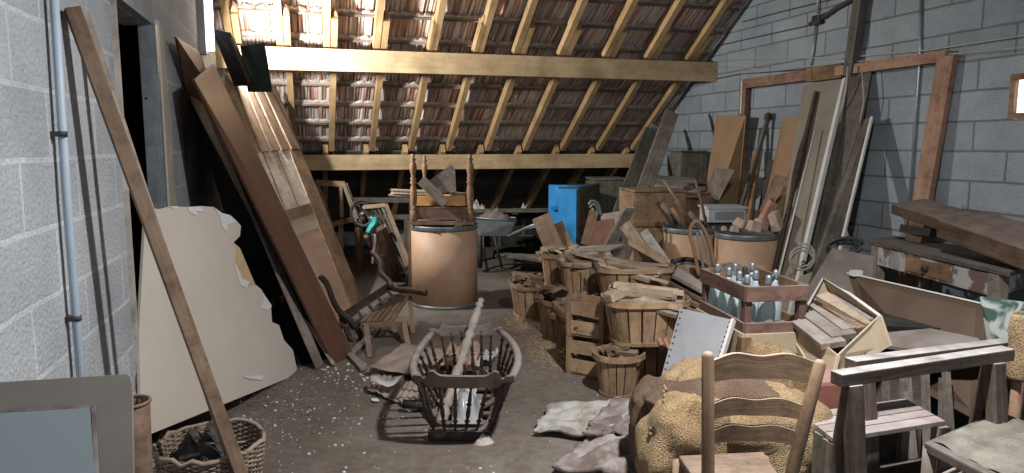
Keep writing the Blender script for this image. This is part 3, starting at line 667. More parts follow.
obj('seat_rail', MB().bar(D(341, 318, 5.3), D(390, 286, 5.7), .06, .04), 'dark', ac)
obj('seat_rail', MB().bar(D(345, 331, 5.25), D(402, 297, 5.6), .05, .04), 'dark', ac)
obj('leg', curve_bar(MB(), [(388, 287), (402, 290), (414, 291), (426, 293)], (5.65, 5.5), .026), 'dark', ac)
obj('leg', MB().bar(D(341, 318, 5.3), D(356, 352, 5.25) , .04, .04), 'dark', ac)
gl = G(352, 352); obj('leg', curve_bar(MB(), [(345, 325), (350, 338), (366, 348), (372, 352)], (5.25, 5.2), .018), 'dark', ac)
for k in range(5):
    a = k / 5 + .1; obj('spindle', MB().bar(D(341, 318, 5.3).lerp(D(390, 286, 5.7), a), D(345, 331, 5.25).lerp(D(402, 297, 5.6), a), .025, .02), 'dark', ac)
ss = thing('slatted_stool', 'small slatted folding stool with weathered slats left of the barrel', 'stool', G(385, 345))
for k in range(6):
    f = k / 5; obj('slat', MB().bar(D(362 + 29 * f, 322 + 0 * f, 5.2 + .02 * f), D(385 + 27 * f, 298 - 8 * f, 5.75 + .02 * f), .030, .012, V((0, 0, 1))), 'slat', ss)
for a, b in ((G(409, 350), D(404, 321, 5.2)), (G(413, 334), D(410, 293, 5.7)), (G(370, 358), D(366, 324, 5.15)), (G(398, 338), D(384, 302, 5.7))):
    obj('leg', MB().bar(a, b, .035, .025), 'brown', ss)
obj('rail', MB().bar(D(361, 325, 5.18), D(408, 323, 5.2), .03, .02), 'brown', ss)
obj('rail', MB().bar(D(383, 302, 5.72), D(412, 292, 5.72), .03, .02), 'brown', ss)
for k, (x0, y0, x1, y1) in enumerate(((344, 350, 364, 372), (352, 356, 378, 330))):
    one('broken_lath', ('short broken lath on the floor by the foot of the red-brown plank', 'long broken lath under the upturned armchair')[k], 'lath', MB().bar(G(x0, y0) + V((0, 0, .015)), G(x1, y1) + V((0, 0, .02)), .05, .02, V((0, 0, 1))), 'grey')
# ------------------------------------------------------------------ big drum with things on it
def drum(label, px, pyb, wpx, ztop, lid=None, d=None, g=None):
    c = G(px, pyb) if d is None else D(px, pyb, d); c.z = 0
    dd = (c - CAM).xy.dot(HF.xy); r = wpx / 2 / F * dd * 1.0
    T = thing('fibre_drum', label, 'drum', c)
    obj('body', MB().lathe((c.x, c.y, .0), [(r, .03), (r, ztop - .03)], 48, caps=True), 'drum', T)
    obj('bottom_band', MB().lathe((c.x, c.y, 0), [(r + .004, 0), (r + .007, .01), (r + .004, .03)], 48), 'band', T)
    obj('top_band', MB().lathe((c.x, c.y, ztop - .045), [(r + .003, 0), (r + .009, .012), (r + .003, .03), (r + .009, .045), (r - .012, .045), (r - .012, .02)], 48), 'band', T)
    return T, c, r
T1, dc, drr = drum('tall stained fibre drum with a steel rim, standing by itself mid floor', 445, 303, 66, .74)
zt = .745
up = thing('upturned_stool', 'upturned stool with four turned legs on top of the lone drum', 'stool', (dc.x, dc.y, zt))
def turned(mb, a, b, r):
    prof = [(.75, 0), (1.0, .04), (1.0, .16), (.55, .18), (.9, .20), (.6, .22), (.8, .26), (.95, .40), (.75, .52), (.5, .55), (.95, .58), (.55, .61), (.85, .64), (.5, .67), (.7, .72), (1.0, .80), (.8, .86), (.45, .89), (.85, .92), (.4, .95), (.6, 1.0)]
    L_ = (b - a).length; return mb.lathe(a, [(r * p, L_ * h) for p, h in prof], 12, (b - a))
hw = 28 / F * 6.5
yb = -.16; rot = Matrix.Rotation(-YAW, 3, 'Z')
LG = [V((-hw, yb, 0)), V((hw, yb, 0)), V((-hw + .06, yb + .34, 0)), V((hw - .03, yb + .34, 0))]
for i, q in enumerate(LG):
    a = V((dc.x, dc.y, zt + .03)) + rot @ q; b = a + V((0, 0, .60 - (.02 if i > 1 else 0))); obj('leg', turned(MB(), a, b, .034 if i < 2 else .028), 'brown', up)
cq = V((dc.x, dc.y, zt + .105)) + rot @ V((0, yb, 0)); obj('apron', MB().box(cq, (2 * hw, .03, .11), rot), 'redpaint', up)
cq = V((dc.x, dc.y, zt + .105)) + rot @ V((0, yb + .34, 0)); obj('apron', MB().box(cq, (2 * hw - .06, .03, .11), rot), 'redpaint', up)
obj('seat', MB().box(V((dc.x, dc.y, zt + .02)) + rot @ V((0, yb + .17, 0)), (2 * hw + .06, .40, .03), rot), 'slat', up)
one('orange_box', 'bright orange board lying across the upturned stool', 'board', MB().box(V((dc.x, dc.y, zt + .165 + .045)) + rot @ V((-.02, yb + .19, 0)), (2 * hw + .04, .24, .09), rot), 'orange', bevel=.003)
zz = zt + .26
for k in range(6):
    a = V((dc.x, dc.y, zz + .022 * (k // 2))) + rot @ V((-.46 + R.uniform(-.04, .02), -.03 + .07 * (k % 2), 0)); b = a + rot @ V((.34 + R.uniform(-.03, .05), R.uniform(-.02, .04), -.015))
    one('shingle', ORD[k] + ' of the pale wood shingles piled on the orange board', 'shingle', MB().bar(a, b, .07, .014, V((0, 0, 1))), 'straw' if False else 'split', 'shingles on the drum')
one('shingle', 'pale shingle at the right end of the orange board', 'shingle', MB().box(V((dc.x, dc.y, zz + .005)) + rot @ V((.16, .0, 0)), (.2, .08, .03), rot @ Matrix.Rotation(.1, 3, 'Y')), 'split', bevel=.002)
w0, w1, w2 = D(420, 181, 6.35), D(450, 163, 6.35), D(450, 193, 6.35)
sg = thing('grey_wedge', 'grey fan-shaped wooden piece with a bar, propped on the orange board', 'wooden piece', (dc.x, dc.y, zz))
obj('blade', MB().prism([D(424, 184, 6.42), D(441, 172, 6.42), D(451, 164, 6.42), D(455, 170, 6.42), D(456, 192, 6.42), D(442, 193, 6.42), D(432, 187, 6.42)], HF * .03), 'grey', sg)
obj('bar', MB().bar(D(421, 180, 6.36), D(446, 204, 6.34), .09, .035), 'grey', sg)
one('broken_stub', 'small pale stub of wood on the rim of the lone drum', 'stub', MB().box(V((dc.x, dc.y, zt + .03)) + rot @ V((.15, -.235, 0)), (.07, .05, .06), rot, .6), 'slat')
pp = D(410, 262, 6.75)
one('post', 'thin light post standing upright behind the left of the drum', 'post', MB().bar((pp.x, pp.y, 0), (pp.x, pp.y, zt), .035, .035), 'slat')
# ------------------------------------------------------------------ wheelbarrow, green trunk, beam and rubble behind
wbp = G(492, 266)
wb = thing('wheelbarrow', 'grey wheelbarrow with thin tubular legs behind the lone drum', 'wheelbarrow', wbp)
dd = 8.0
tray = [D(474, 219, dd), D(516, 222, dd + .1), D(508, 236, dd + .1), D(478, 236, dd)]
obj('tray', MB().prism(tray, HF * .45), 'band', wb)
obj('rim', MB().tube([tray[0] + V((0, 0, .01)), tray[1] + V((0, 0, .01)), tray[1] + HF * .45, tray[0] + HF * .45], .014, 6, True), 'steel', wb)
for xs in ((483, 484, 487), (494, 498, 502)):
    obj('leg', MB().tube([D(xs[0], 236, dd), D(xs[1], 252, dd - .05), G(xs[2], 268)], .013, 6), 'iron', wb)
obj('handle', MB().tube([D(508, 236, dd), D(530, 226, dd - .1), D(552, 218, dd - .25)], .014, 6), 'steel', wb)
obj('handle', MB().tube([D(478, 236, dd + .4), D(512, 232, dd + .4), D(556, 222, dd + .2)], .014, 6), 'steel', wb)
obj('wheel', MB().tube([D(480, 250, dd + .2) + V((0, 0, -.02)) + (HF * math.cos(a * PI / 8) + V((0, 0, 1)) * math.sin(a * PI / 8)) * .17 for a in range(16)], .03, 6, True), 'rubber', wb)
one('rag_bundle', 'pale rag bundle lying in the wheelbarrow', 'rag', heap(D(494, 221, dd) + HF * .22, .2, .14, .10, 4.0, .3), 'lino')
gt = thing('green_trunk', 'long dark green trunk under the timber far behind the drum', 'trunk', G(512, 256, 0)); d = 9.1
obj('body', fbox(MB(), 480, 217, 547, 247, d, .5), 'green', gt); obj('lid', fbox(MB(), 478, 212, 549, 217, d - .02, .55), 'green', gt)
for x in (498, 522): obj('strap', fbox(MB(), x, 217, x + 3, 247, d - .012, .01), 'greyd', gt)
a, b = D(470, 211, 8.9), D(562, 210, 8.9)
sb = thing('sawn_beam', 'long greenish-grey timber resting across behind the wheelbarrow', 'beam', (a.x, a.y, 0))
obj('beam', MB().bar(a, b, .05, .3), 'olivew', sb)
for q in (.05, .95): p = a.lerp(b, q); obj('leg', MB().bar((p.x, p.y, 0), p, .07, .07), 'greyd', sb)
for k, (x, y, s_) in enumerate(((476, 204, .07), (482, 205, .05), (524, 207, .06), (515, 209, .05))):
    one('foam_lump', ('larger pale lump at the left end of the long timber', 'smaller pale lump beside the largest one on the timber', 'pale lump midway along the long timber', 'tiny pale lump midway along the timber')[k], 'lump', heap(D(x, y + 5, 8.85), s_, s_, s_ * 1.2, k, .5), 'claytop')
bl = [(506, 246, 534, 236), (514, 258, 556, 262), (530, 246, 572, 250), (500, 262, 545, 268), (540, 238, 566, 262), (524, 252, 540, 240)]
for k, (x0, y0, x1, y1) in enumerate(bl):
    a, b = G(x0, y0 + 10), G(x1, y1 + 10); z = .05 + .05 * k
    one('floor_plank', ORD[k] + ' of six dusty planks heaped on the floor below the green trunk', 'plank', MB().bar(a + V((0, 0, z)), b + V((0, 0, z + .03)), .18, .03, V((0, 0, 1))), 'greyd', 'planks heaped below the green trunk')
# ================================================================== CRADLE IN THE MIDDLE
# base board (oval) near z .03, rim hoop near z .40
def rimpt(px, py, z=.42): return G(px, py, z)
cr = thing('spindle_cradle', 'dark wooden cradle of turned spindles standing empty in the middle of the floor', 'cradle', G(465, 436))
zr = .37
near_l, near_r = G(417, 378, zr), G(511, 379, zr)          # lower front corners (front rail centre line)
far_l, far_r = G(433, 332, zr), G(499, 330, zr)
side_l, side_r = G(415, 358, zr), G(517, 352, zr)
# hoop sides (curved grey arms)
def arc3(a, b, c_, n=10):
    out = []
    for i in range(n + 1):
        t = i / n; out.append(a * (1 - t) ** 2 + (2 * b - (a + c_) * .5) * 2 * t * (1 - t) + c_ * t * t)
    return out
Ls = arc3(near_l, side_l, far_l); Rs = arc3(near_r, side_r, far_r)
Mr = 'cradlerim'; M[Mr] = wood('cradle_rim', (.15, .125, .115), (.25, .22, .21), .7, .5, 12, .05)
obj('side_rail', MB().tube(Ls, .021, 10, flat=.7), Mr, cr); obj('side_rail', MB().tube(Rs, .021, 10, flat=.7), Mr, cr)
def shaped_rail(a, b, h0, up_, n=40, th=.025):
    ax = (b - a); mbx = MB(); top = []; bot = []
    for i in range(n + 1):
        t = i / n; p = a.lerp(b, t); e = abs(t - .5) * 2
        bow = HF * (-.035 if up_ < 0 else .03) * (1 - e * e)
        hump = .022 * math.exp(-((e - .62) / .10) ** 2) ; rise = (.012 if e > .8 else 0) + hump
        mid = .0 if e < .55 else 0
        top.append(p + bow + V((0, 0, h0 / 2 + rise - (.018 if e > .74 else 0)))); bot.append(p + bow - V((0, 0, h0 / 2 - (.02 if e > .7 else 0))))
    nn = V((ax.y, -ax.x, 0)).normalized() * th
    vs = top + bot + [p + nn for p in top] + [p + nn for p in bot]; m = n + 1; fs = []
    for i in range(n):
        fs += [(i, i + 1, m + i + 1, m + i), (2 * m + i + 1, 2 * m + i, 3 * m + i, 3 * m + i + 1), (i + 1, i, 2 * m + i, 2 * m + i + 1), (m + i, m + i + 1, 3 * m + i + 1, 3 * m + i)]
    fs += [(0, m, 3 * m, 2 * m), (m - 1, 3 * m - 1, 4 * m - 1, 2 * m - 1)]
    gs = [V((i % m / n, (i // m) * .05, 0)) for i in range(4 * m)]
    return mbx.add(vs, fs, gs)
fr_ = obj('front_rail', shaped_rail(near_l + RT * -.015, near_r + RT * .015, .055, -1), 'dark', cr)
obj('medallion', MB().lathe(near_l.lerp(near_r, .5) - HF * .047 + V((0, 0, .005)), [(.016, 0), (.014, .004)], 14, -HF, sx=1.6, sy=.7), 'steel', fr_)
obj('back_rail', shaped_rail(far_l + RT * -.02, far_r + RT * .02, .05, 1), Mr, cr)
bl_, br_ = G(431, 434, .02), G(490, 434, .02); fl_, frr = G(444, 385, .02), G(496, 384, .02)
ring = []
for i in range(28):
    a = 2 * PI * i / 28; u = (math.copysign(abs(math.cos(a)) ** .6, math.cos(a)) + 1) / 2; v = (math.copysign(abs(math.sin(a)) ** .6, math.sin(a)) + 1) / 2
    ring.append(bl_.lerp(br_, u).lerp(fl_.lerp(frr, u), v))
obj('base_frame', MB().tube(ring, .02, 8, True, flat=1.1), 'dark', cr)
sl = MB()
for k in range(5): sl.bar(ring[0].lerp(ring[14], 0) * 0 + bl_.lerp(fl_, .15 + .175 * k) + V((0, 0, .01)), br_.lerp(frr, .15 + .175 * k) + V((0, 0, .01)), .045, .012, V((0, 0, 1)))
obj('base_slats', sl, 'dark', cr)
obj('foot', MB().bar(bl_ - RT * .01 - HF * .02 + V((0, 0, .005)), br_ + RT * .0 - HF * .02 + V((0, 0, .005)), .05, .05, V((0, 0, 1))), 'dark', cr)
SP = [(.5, 0), (.7, .03), (.5, .10), (.8, .19), (.35, .22), (1.15, .25), (.35, .28), (.8, .33), (.95, .42), (.75, .5), (.35, .53), (1.15, .56), (.35, .59), (.85, .62), (.6, .75), (.4, .83), (1.0, .87), (.4, .91), (.5, 1)]
def spindle(a, b, r=.0125): return MB().lathe(a, [(r * p, (b - a).length * h) for p, h in SP], 8, (b - a))
for k in range(6):
    t = .06 + .88 * k / 5; obj('spindle', spindle(bl_.lerp(br_, t), near_l.lerp(near_r, t) - HF * .02 * (1 - (2 * t - 1) ** 2)), 'dark', cr)
for k in range(6):
    t = .12 + .76 * k / 5; obj('spindle', spindle(fl_.lerp(frr, t), far_l.lerp(far_r, t)), 'dark', cr)
for k in range(7):
    t = .08 + .84 * k / 6; i = t * 10; j = int(i)
    obj('spindle', spindle(bl_.lerp(fl_, t), Ls[j].lerp(Ls[min(j + 1, 10)], i - j)), 'dark', cr); obj('spindle', spindle(br_.lerp(frr, t), Rs[j].lerp(Rs[min(j + 1, 10)], i - j)), 'dark', cr)
# turned pole standing in the cradle
a, b = G(440, 425, .05), D(481, 300, 4.25)
TP = [(.7, 0), (1, .02), (1, .1), (.6, .12), (1.1, .15), (.7, .18), (.9, .3), (1.0, .40), (.6, .44), (1.15, .47), (.7, .50), (.9, .53), (1.0, .62), (.6, .65), (1.1, .68), (.7, .71), (.95, .76), (.9, .88), (.5, .93), (.9, .95), (.5, .97), (.7, 1)]
one('turned_pole', 'long dusty turned wooden pole leaning diagonally inside the cradle', 'pole', MB().lathe(a, [(.03 * p, (b - a).length * h) for p, h in TP], 12, (b - a)), 'grey')
# papers, slates and a bag in and beside the cradle
def sheet(name, label, cat, corners, mat, z0=.01, amp=.02, n=22, seed=0, th=.003, jag=.0, freq=3, kind=None):
    P = [V(c) for c in corners]
    def f(u, v):
        p = P[0].lerp(P[1], u).lerp(P[3].lerp(P[2], u), v)
        if jag and (u in (0, 1) or v in (0, 1)): p = p + V((noise.noise(p * 9 + V((seed, 0, 0))), noise.noise(p * 9 + V((0, seed, 5))), 0)) * jag
        q = noise.noise(V((u * freq + seed, v * freq, seed))) + .5 * noise.noise(V((u * freq * 2.3, v * freq * 3.1 + seed, 2)))
        return p + V((0, 0, z0 + amp * (q + .55)))
    return one(name, label, cat, MB().grid(f, n, n), mat, solid=th)
one('clear_plastic_bag', 'crumpled clear plastic bag lying inside the cradle', 'bag', MB().grid(lambda u, v: G(452 + 30 * u, 424 - 30 * v, .06) + V((0, 0, .10 * math.sin(u * PI) * math.sin(v * PI) * (1 + 1.2 * noise.noise(V((u * 5, v * 5, 1)))))), 16, 16), 'plastic')
sheet('white_sheet', 'white plastic scrap on the floor of the cradle, front', 'scrap', [G(438, 415), G(470, 420), G(480, 395), G(455, 392)], 'white', .05, .05, seed=2)
sheet('white_sheet', 'white torn scrap behind the right spindles of the cradle', 'scrap', [G(476, 372), G(492, 368), G(500, 358), G(484, 362)], 'white', .03, .05, seed=5)
sheet('carton_flap', 'orange-brown cardboard flap on the floor just behind the cradle', 'cardboard', [G(440, 374), G(476, 378), G(482, 352), G(452, 350)], 'pinkpanel', .03, .05, seed=9, jag=.03)
sheet('carton_flap', 'smaller cardboard flap under the right side of the cradle', 'cardboard', [G(470, 392), G(505, 396), G(506, 376), G(478, 374)], 'lino', .02, .04, seed=12, jag=.03)
sheet('corrugated_sheet', 'crumpled brown sheet with a white torn edge, upper one left of the cradle', 'sheet', [G(370, 378), G(420, 388), G(450, 362), G(405, 352)], 'ribbed', .06, .02, seed=3, jag=.04)
def ruf(u, v):
    p = G(366, 394).lerp(G(418, 412), u).lerp(G(380, 376).lerp(G(430, 390), u), v)
    if u in (0, 1) or v in (0, 1): p += V((noise.noise(p * 14), noise.noise(p * 14 + V((3, 0, 0))), 0)) * .07
    return p + V((0, 0,   .025 + .006 * math.sin(u * 60) + .015 * noise.noise(V((u * 3, v * 3, 0)))))
one('corrugated_sheet', 'crumpled ribbed sheet lying lowest left of the cradle', 'sheet', MB().grid(ruf, 60, 14), 'ribbed', solid=.006)
one('white_edge_scrap', 'narrow white torn strip along the upper brown sheet', 'scrap', MB().grid(lambda u, v: G(370 + 34 * u, 376 + 6 * v + 3 * math.sin(u * 3), .085) + V((0, 0, .01 * math.sin(u * 9))), 20, 3), 'white', solid=.003)
for k, (x, y, s_) in enumerate(((375, 402, .03), (410, 410, .05), (425, 400, .04))):
    one('paper_scrap', ('small white paper scrap at the left tip of the ribbed sheet', 'white paper scrap under the front edge of the ribbed sheet', 'white paper scrap between ribbed sheet and cradle')[k], 'paper', MB().prism([G(x, y) + V((math.cos(a) * s_ * R.uniform(.6, 1.2), math.sin(a) * s_ * R.uniform(.6, 1.2), .012)) for a in (0, 1.1, 2.2, 3.4, 4.4, 5.4)], (0, 0, .003)), 'paper')
one('black_bar', 'short black rubber bar poking out from the left of the cradle', 'bar', MB().tube([G(403, 404, .05), G(425, 404, .05)], .025, 10), 'rubber')
one('grey_lump', 'small dusty lump at the front foot of the cradle', 'lump', heap(G(484, 443), .05, .03, .035, 2), 'claytop')
for k, (x0, y0, x1, y1) in enumerate(((420, 395, 440, 420), (445, 372, 462, 392), (480, 408, 498, 398))):
    one('loose_lath', ('thin lath on the floor by the left spindles of the cradle', 'thin lath crossing the floor behind the cradle pole', 'thin lath inside the cradle at right')[k], 'lath', MB().bar(G(x0, y0, .06), G(x1, y1, .06), .03, .012, V((0, 0, 1))), 'slat')
# ================================================================== BASKETS
def basket(label, c, rx, ry, h, rz, mat='tan', g='splint baskets of the firewood stack', taper=.8, pw=.62, n=17, handle=False):
    T = thing('splint_basket', label, 'basket', c, rz, g, world=False)
    def ell(t, k, off=0): 
        cx, sx = math.cos(t), math.sin(t); return V(((rx * k + off) * math.copysign(abs(cx) ** pw, cx), (ry * k + off) * math.copysign(abs(sx) ** pw, sx), 0))
    mb = MB(); per = []
    m = 240; acc = [0]
    for i in range(1, m + 1): acc.append(acc[-1] + (ell(2 * PI * i / m, 1) - ell(2 * PI * (i - 1) / m, 1)).length)
    def at(s_):
        s_ = (s_ % 1.0) * acc[-1]
        for i in range(m):
            if acc[i + 1] >= s_: return 2 * PI * (i + (s_ - acc[i]) / (acc[i + 1] - acc[i])) / m
        return 0
    for k in range(n):
        a0, a1 = at((k + .07) / n), at((k + .93) / n); am = at((k + .5) / n)
        q = []
        for kk, z in ((taper, .01), (1.0, h)):
            for th in (0, -.007):
                q += [ell(a, kk, th) + V((0, 0, z)) for a in (a0, am, a1)]
        # q: bottom outer 0-2, bottom inner 3-5, top outer 6-8, top inner 9-11
        gs = [V((p.z, i % 3 * .03, (i // 3 % 2) * .006)) for i, p in enumerate(q)]
        mb.add(q, [(0, 1, 7, 6), (1, 2, 8, 7), (4, 3, 9, 10), (5, 4, 10, 11), (3, 0, 6, 9), (2, 5, 11, 8), (6, 7, 10, 9), (7, 8, 11, 10), (1, 0, 3, 4), (2, 1, 4, 5)], gs)
    obj('slats', mb, mat, T, world=False)
    def hoop(k, z, off, hh, tt):
        ring = [ell(2 * PI * i / 48, k, off) for i in range(48)]; o = MB(); vs = []; gs = []
        for i, p in enumerate(ring):
            for a, b in ((0, 0), (tt, 0), (tt, hh), (0, hh)):
                nrm = p.normalized(); vs.append(p + nrm * a + V((0, 0, z + b))); gs.append(V((i * .05, a, b)))
        fs = []
        for i in range(48):
            j = (i + 1) % 48
            for k_ in range(4): k2 = (k_ + 1) % 4; fs.append((i * 4 + k_, j * 4 + k_, j * 4 + k2, i * 4 + k2))
        return o.add(vs, fs, gs)
    obj('rim', hoop(1.0, h - .028, .002, .034, .010), mat, T, world=False)
    obj('bottom_hoop', hoop(taper, .0, .002, .02, .008), mat, T, world=False)
    obj('base', MB().lathe((0, 0, .008), [(1, 0), (1, .01)], 32, sx=rx * taper * .97, sy=ry * taper * .97, pw=pw), mat, T, world=False)
    if handle:
        for s_ in (-1, 1): obj('handle', MB().tube([(s_ * (rx + .01), -.07, h - .02), (s_ * (rx + .02), -.05, h + .035), (s_ * (rx + .02), .05, h + .035), (s_ * (rx + .01), .07, h - .02)], .006, 6), 'iron', T, world=False)
    return T
def fill(c, rx, ry, z, rz, n, L0, label, g, mat='split', main=0.0, spread=.35, tilt=.12, w=(.03, .06), t=(.012, .03), tilt0=0.0, layers=3, seed=1, core=True):
    rr = random.Random(seed); rot = Matrix.Rotation(rz + main, 3, 'Z')
    for k in range(n):
        ly = k * layers // n; L_ = L0 * rr.uniform(.75, 1.05); q = (k % max(1, n // layers)) / max(1, n // layers)
        off = V((rr.uniform(-.12, .12) * rx, (q - .45) * 1.7 * ry * (1 - .12 * ly), 0)); ww, tt = rr.uniform(*w), rr.uniform(*t)
        d_ = Matrix.Rotation(rr.uniform(-spread, spread), 3, 'Z') @ V((1, 0, tilt0 + rr.uniform(-tilt, tilt)))
        p = V(c) + rot @ off + V((0, 0, z + .022 * ly + rr.uniform(0, .012))); d_ = rot @ d_.normalized()
        nr = V((rr.uniform(-.5, .5), rr.uniform(-.5, .5), 1))
        one('firewood_stick', label, 'firewood', MB().bar(p - d_ * L_ / 2, p + d_ * L_ / 2, ww, tt, nr, w2=ww * rr.uniform(.5, 1.1)), mat, g)
BR = -YAW
def bsk(px, py, d, rx, ry, h, z, rz, label, **k):
    c = D(px, py, d); c.z = z; return basket(label, c, rx, ry, h, rz, **k), c
# lower layer, along the aisle (pixel column, ground distance)
H1 = .30
def P2(px, d): c = D(px, 300, d); c.z = 0; return c
rows = [(530, 5.95, .17, .24, 'leftmost bottom basket by the aisle, splint wood heaped with offcuts'), (561, 5.35, .15, .22, 'bottom splint basket in the middle of the aisle side, piled with offcuts'), (578, 4.95, .14, .20, 'bottom splint basket next to the slatted crates, low with dark wood')]
for k, (px, d_, rx, ry, lb) in enumerate(rows):
    c = P2(px + (4 if k == 0 else 0), d_ + .1); basket(lb, c, rx * 1.12, ry, .29, BR + .25, mat='brown' if k == 2 else 'tan')
    fill(c, rx, ry, .26, BR + .25, 17, .34, ('offcut in the leftmost bottom basket by the aisle', 'offcut in the middle bottom basket by the aisle', 'dark offcut in the bottom basket next to the crates')[k], 'offcuts in bottom basket ' + ('at left', 'in the middle', 'by the crates')[k], mat='slat' if k < 2 else 'brown', main=.4, spread=.8, tilt=.4, layers=4, w=(.045, .085), t=(.015, .035), seed=k + 3)
# hidden lower layer carrying the upper baskets
for px, d_, lb in ((572, 5.95, 'bottom splint basket carrying the upper left basket, mostly hidden'), (600, 5.25, 'bottom splint basket carrying the second upper basket, mostly hidden'), (640, 4.75, 'bottom splint basket under the upper basket beside the planks, mostly hidden'), (660, 4.5, 'bottom splint basket in shadow under the big firewood basket')):
    basket(lb, P2(px, d_), .26, .18, .29, BR + .1)
# upper layer
ups_ = [(561, 5.9, .17, .17, .27, 'upper splint basket farthest left, standing on the bottom row', 11), (584, 5.4, .19, .17, .29, 'second upper splint basket from the left, behind the wide one', 11), (633, 4.95, .265, .17, .29, 'wide upper splint basket heaped with long pale laths', 0)]
for k, (px, d_, rx, ry, h, lb, n) in enumerate(ups_):
    c = P2(px, d_); c.z = .30 + (.03 if k == 2 else 0); basket(lb, c, rx, ry, h, BR + .05, handle=(k == 2))
    if n: fill(c, rx, ry, h - .05, BR, 22, .32, ('stick in the farthest left upper basket', 'stick in the second upper basket from the left')[k], ('sticks in the upper left basket', 'sticks in the second upper basket')[k], main=.9 - .5 * k, spread=.5, tilt=.3, layers=4, w=(.05, .09), seed=20 + k)
    else:
        fill(c, rx, ry, h - .04, BR, 17, .46, 'long pale lath lying in the wide upper basket', 'laths in the wide upper basket', main=-.35, spread=.25, tilt=.1, tilt0=-.12, layers=3, w=(.05, .085), t=(.012, .02), seed=31)
        a = c + V((0, 0, h)); rr_ = Matrix.Rotation(BR, 3, 'Z')
        one('fruit_board', 'yellow-brown crate side lying aslant on the wide upper basket', 'crate side', MB().quad(a + rr_ @ V((-.03, .06, .14)), a + rr_ @ V((.22, .02, -.0)), a + rr_ @ V((.235, .07, .05)), a + rr_ @ V((-.02, .12, .21)), .014), 'tan', bevel=.002)
        one('pale_offcut', 'pale board end sticking up behind the wide upper basket, left of two', 'board', MB().bar(a + rr_ @ V((.17, .18, -.02)), a + rr_ @ V((-.04, .20, .27)), .085, .018, None), 'split', bevel=.002)
        one('pale_offcut', 'pale board end sticking up behind the wide upper basket, right of two', 'board', MB().bar(a + rr_ @ V((.27, .16, -.04)), a + rr_ @ V((.10, .20, .22)), .09, .018, None, w2=.06), 'whitew', bevel=.002)
# big basket in front
c = P2(645, 4.2); c.z = .295; bigc = c
basket('big splint basket of long sticks standing on the lower crates, front of the stack', c, .245, .18, .26, BR + .08, n=17)
fill(c, .24, .16, .24, BR + .08, 18, .42, 'long stick lying in the big front basket', 'sticks in the big front basket', main=-.35, spread=.18, tilt=.10, tilt0=-.13, layers=4, w=(.04, .075), t=(.02, .035), seed=5)
for k in range(3): 
    q = c + Matrix.Rotation(BR, 3, 'Z') @ V((-.12 + .05 * k, -.05 + .06 * k, .31)); one('split_log', ORD[k] + ' of the three short split logs at the left end of the big front basket', 'log', MB().bar(q, q + Matrix.Rotation(BR, 3, 'Z') @ V((-.12, -.08, -.03)), .07, .045, V((.2, .2, 1))), 'split', bevel=.003)
# small round basket
c = G(618, 393); c.z = 0
basket('small round splint basket of wood blocks on the floor before the crates', c, .148, .135, .25, .3, pw=.95, n=16, taper=.72)
fill(c, .13, .12, .215, .3, 18, .14, 'short block of wood in the small round basket', 'blocks in the small round basket', mat='slat', spread=1.5, tilt=.5, w=(.035, .05), t=(.018, .03), layers=3, seed=8)
# slatted crates stacked under
def slat_crate(label, c, w, d_, h, rz, rows_=2, mat='tan'):
    T = thing('slatted_crate', label, 'crate', c, rz, 'slatted fruit crates beside the small round basket', world=False)
    for x in (-w / 2, w / 2):
        for y in (-d_ / 2, d_ / 2): obj('corner_post', MB().box((x * .94, y * .94, h / 2), (.03, .03, h)), mat, T, world=False)
    hh = h / rows_
    for k in range(rows_):
        z = hh * (k + .5) 
        for s_ in (-1, 1):
            obj('slat', MB().box((0, s_ * d_ / 2, z), (w, .01, hh * .68)), mat, T, world=False); obj('slat', MB().box((s_ * w / 2, 0, z), (.01, d_, hh * .68)), mat, T, world=False)
    obj('bottom', MB().box((0, 0, .01), (w * .97, d_ * .97, .01)), mat, T, world=False)
    return T
cc = P2(593, 4.5)
for k in range(2):
    c = cc.copy(); c.z = .25 * k; slat_crate(('lower of the two slatted fruit crates behind the small round basket', 'upper of the two slatted fruit crates, its top left of the big basket')[k], c, .24, .22, .245, BR - .55, 2)
    fill(c, .10, .09, .05, BR - .5, 5, .2, 'dark scrap of wood inside the slatted fruit crates', 'scraps inside the fruit crates', mat='greyd', seed=50 + k, layers=3)
for k in range(4):
    a = D(648 + 7 * k, 318 + 3 * k, 4.2); one('roof_tile', ORD[k] + ' of the reddish roof tiles stacked on edge right of the big basket', 'roof tile', MB().bar(a, D(662 + 7 * k, 348 + 3 * k, 4.1), .16, .02, V((.9, -.3, .3))), 'terra', 'reddish tiles beside the big basket')
# ------------------------------------------------------------------ planks under the wheel, wheel, bentwood back
for k, (x0, y0, x1, y1, m_) in enumerate(((655, 262, 712, 292, 'whitew'), (652, 270, 712, 301, 'slat'), (656, 278, 706, 306, 'brown'), (650, 284, 700, 312, 'grey'), (658, 292, 700, 318, 'brown'))):
    a, b = D(x0, y0, 5.3), D(x1, y1, 4.5)
    one('stacked_plank', ORD[k] + ' plank from the top of the pile left of the bottle crate', 'plank', MB().bar(a, b, .16, .028, V((.1, .1, 1))), m_, 'planks piled left of the bottle crate', bevel=.003)
one('plank_trestle', 'rough timber block holding up the pile of planks', 'block', MB().box((D(682, 300, 4.9).x, D(682, 300, 4.9).y, .17), (.5, .3, .34), Matrix.Rotation(BR, 3, 'Z')), 'greyd')
wheel('bicycle_wheel', 'black-tyred bicycle wheel behind the planks, half hidden', D(688, 292, 5.15), .24, .02, 'rubber', (-.1, -.95, .3), 16)
bw = thing('bentwood_back', 'bentwood chair back of curved brown rods before the two barrels', 'chair back', G(705, 320))
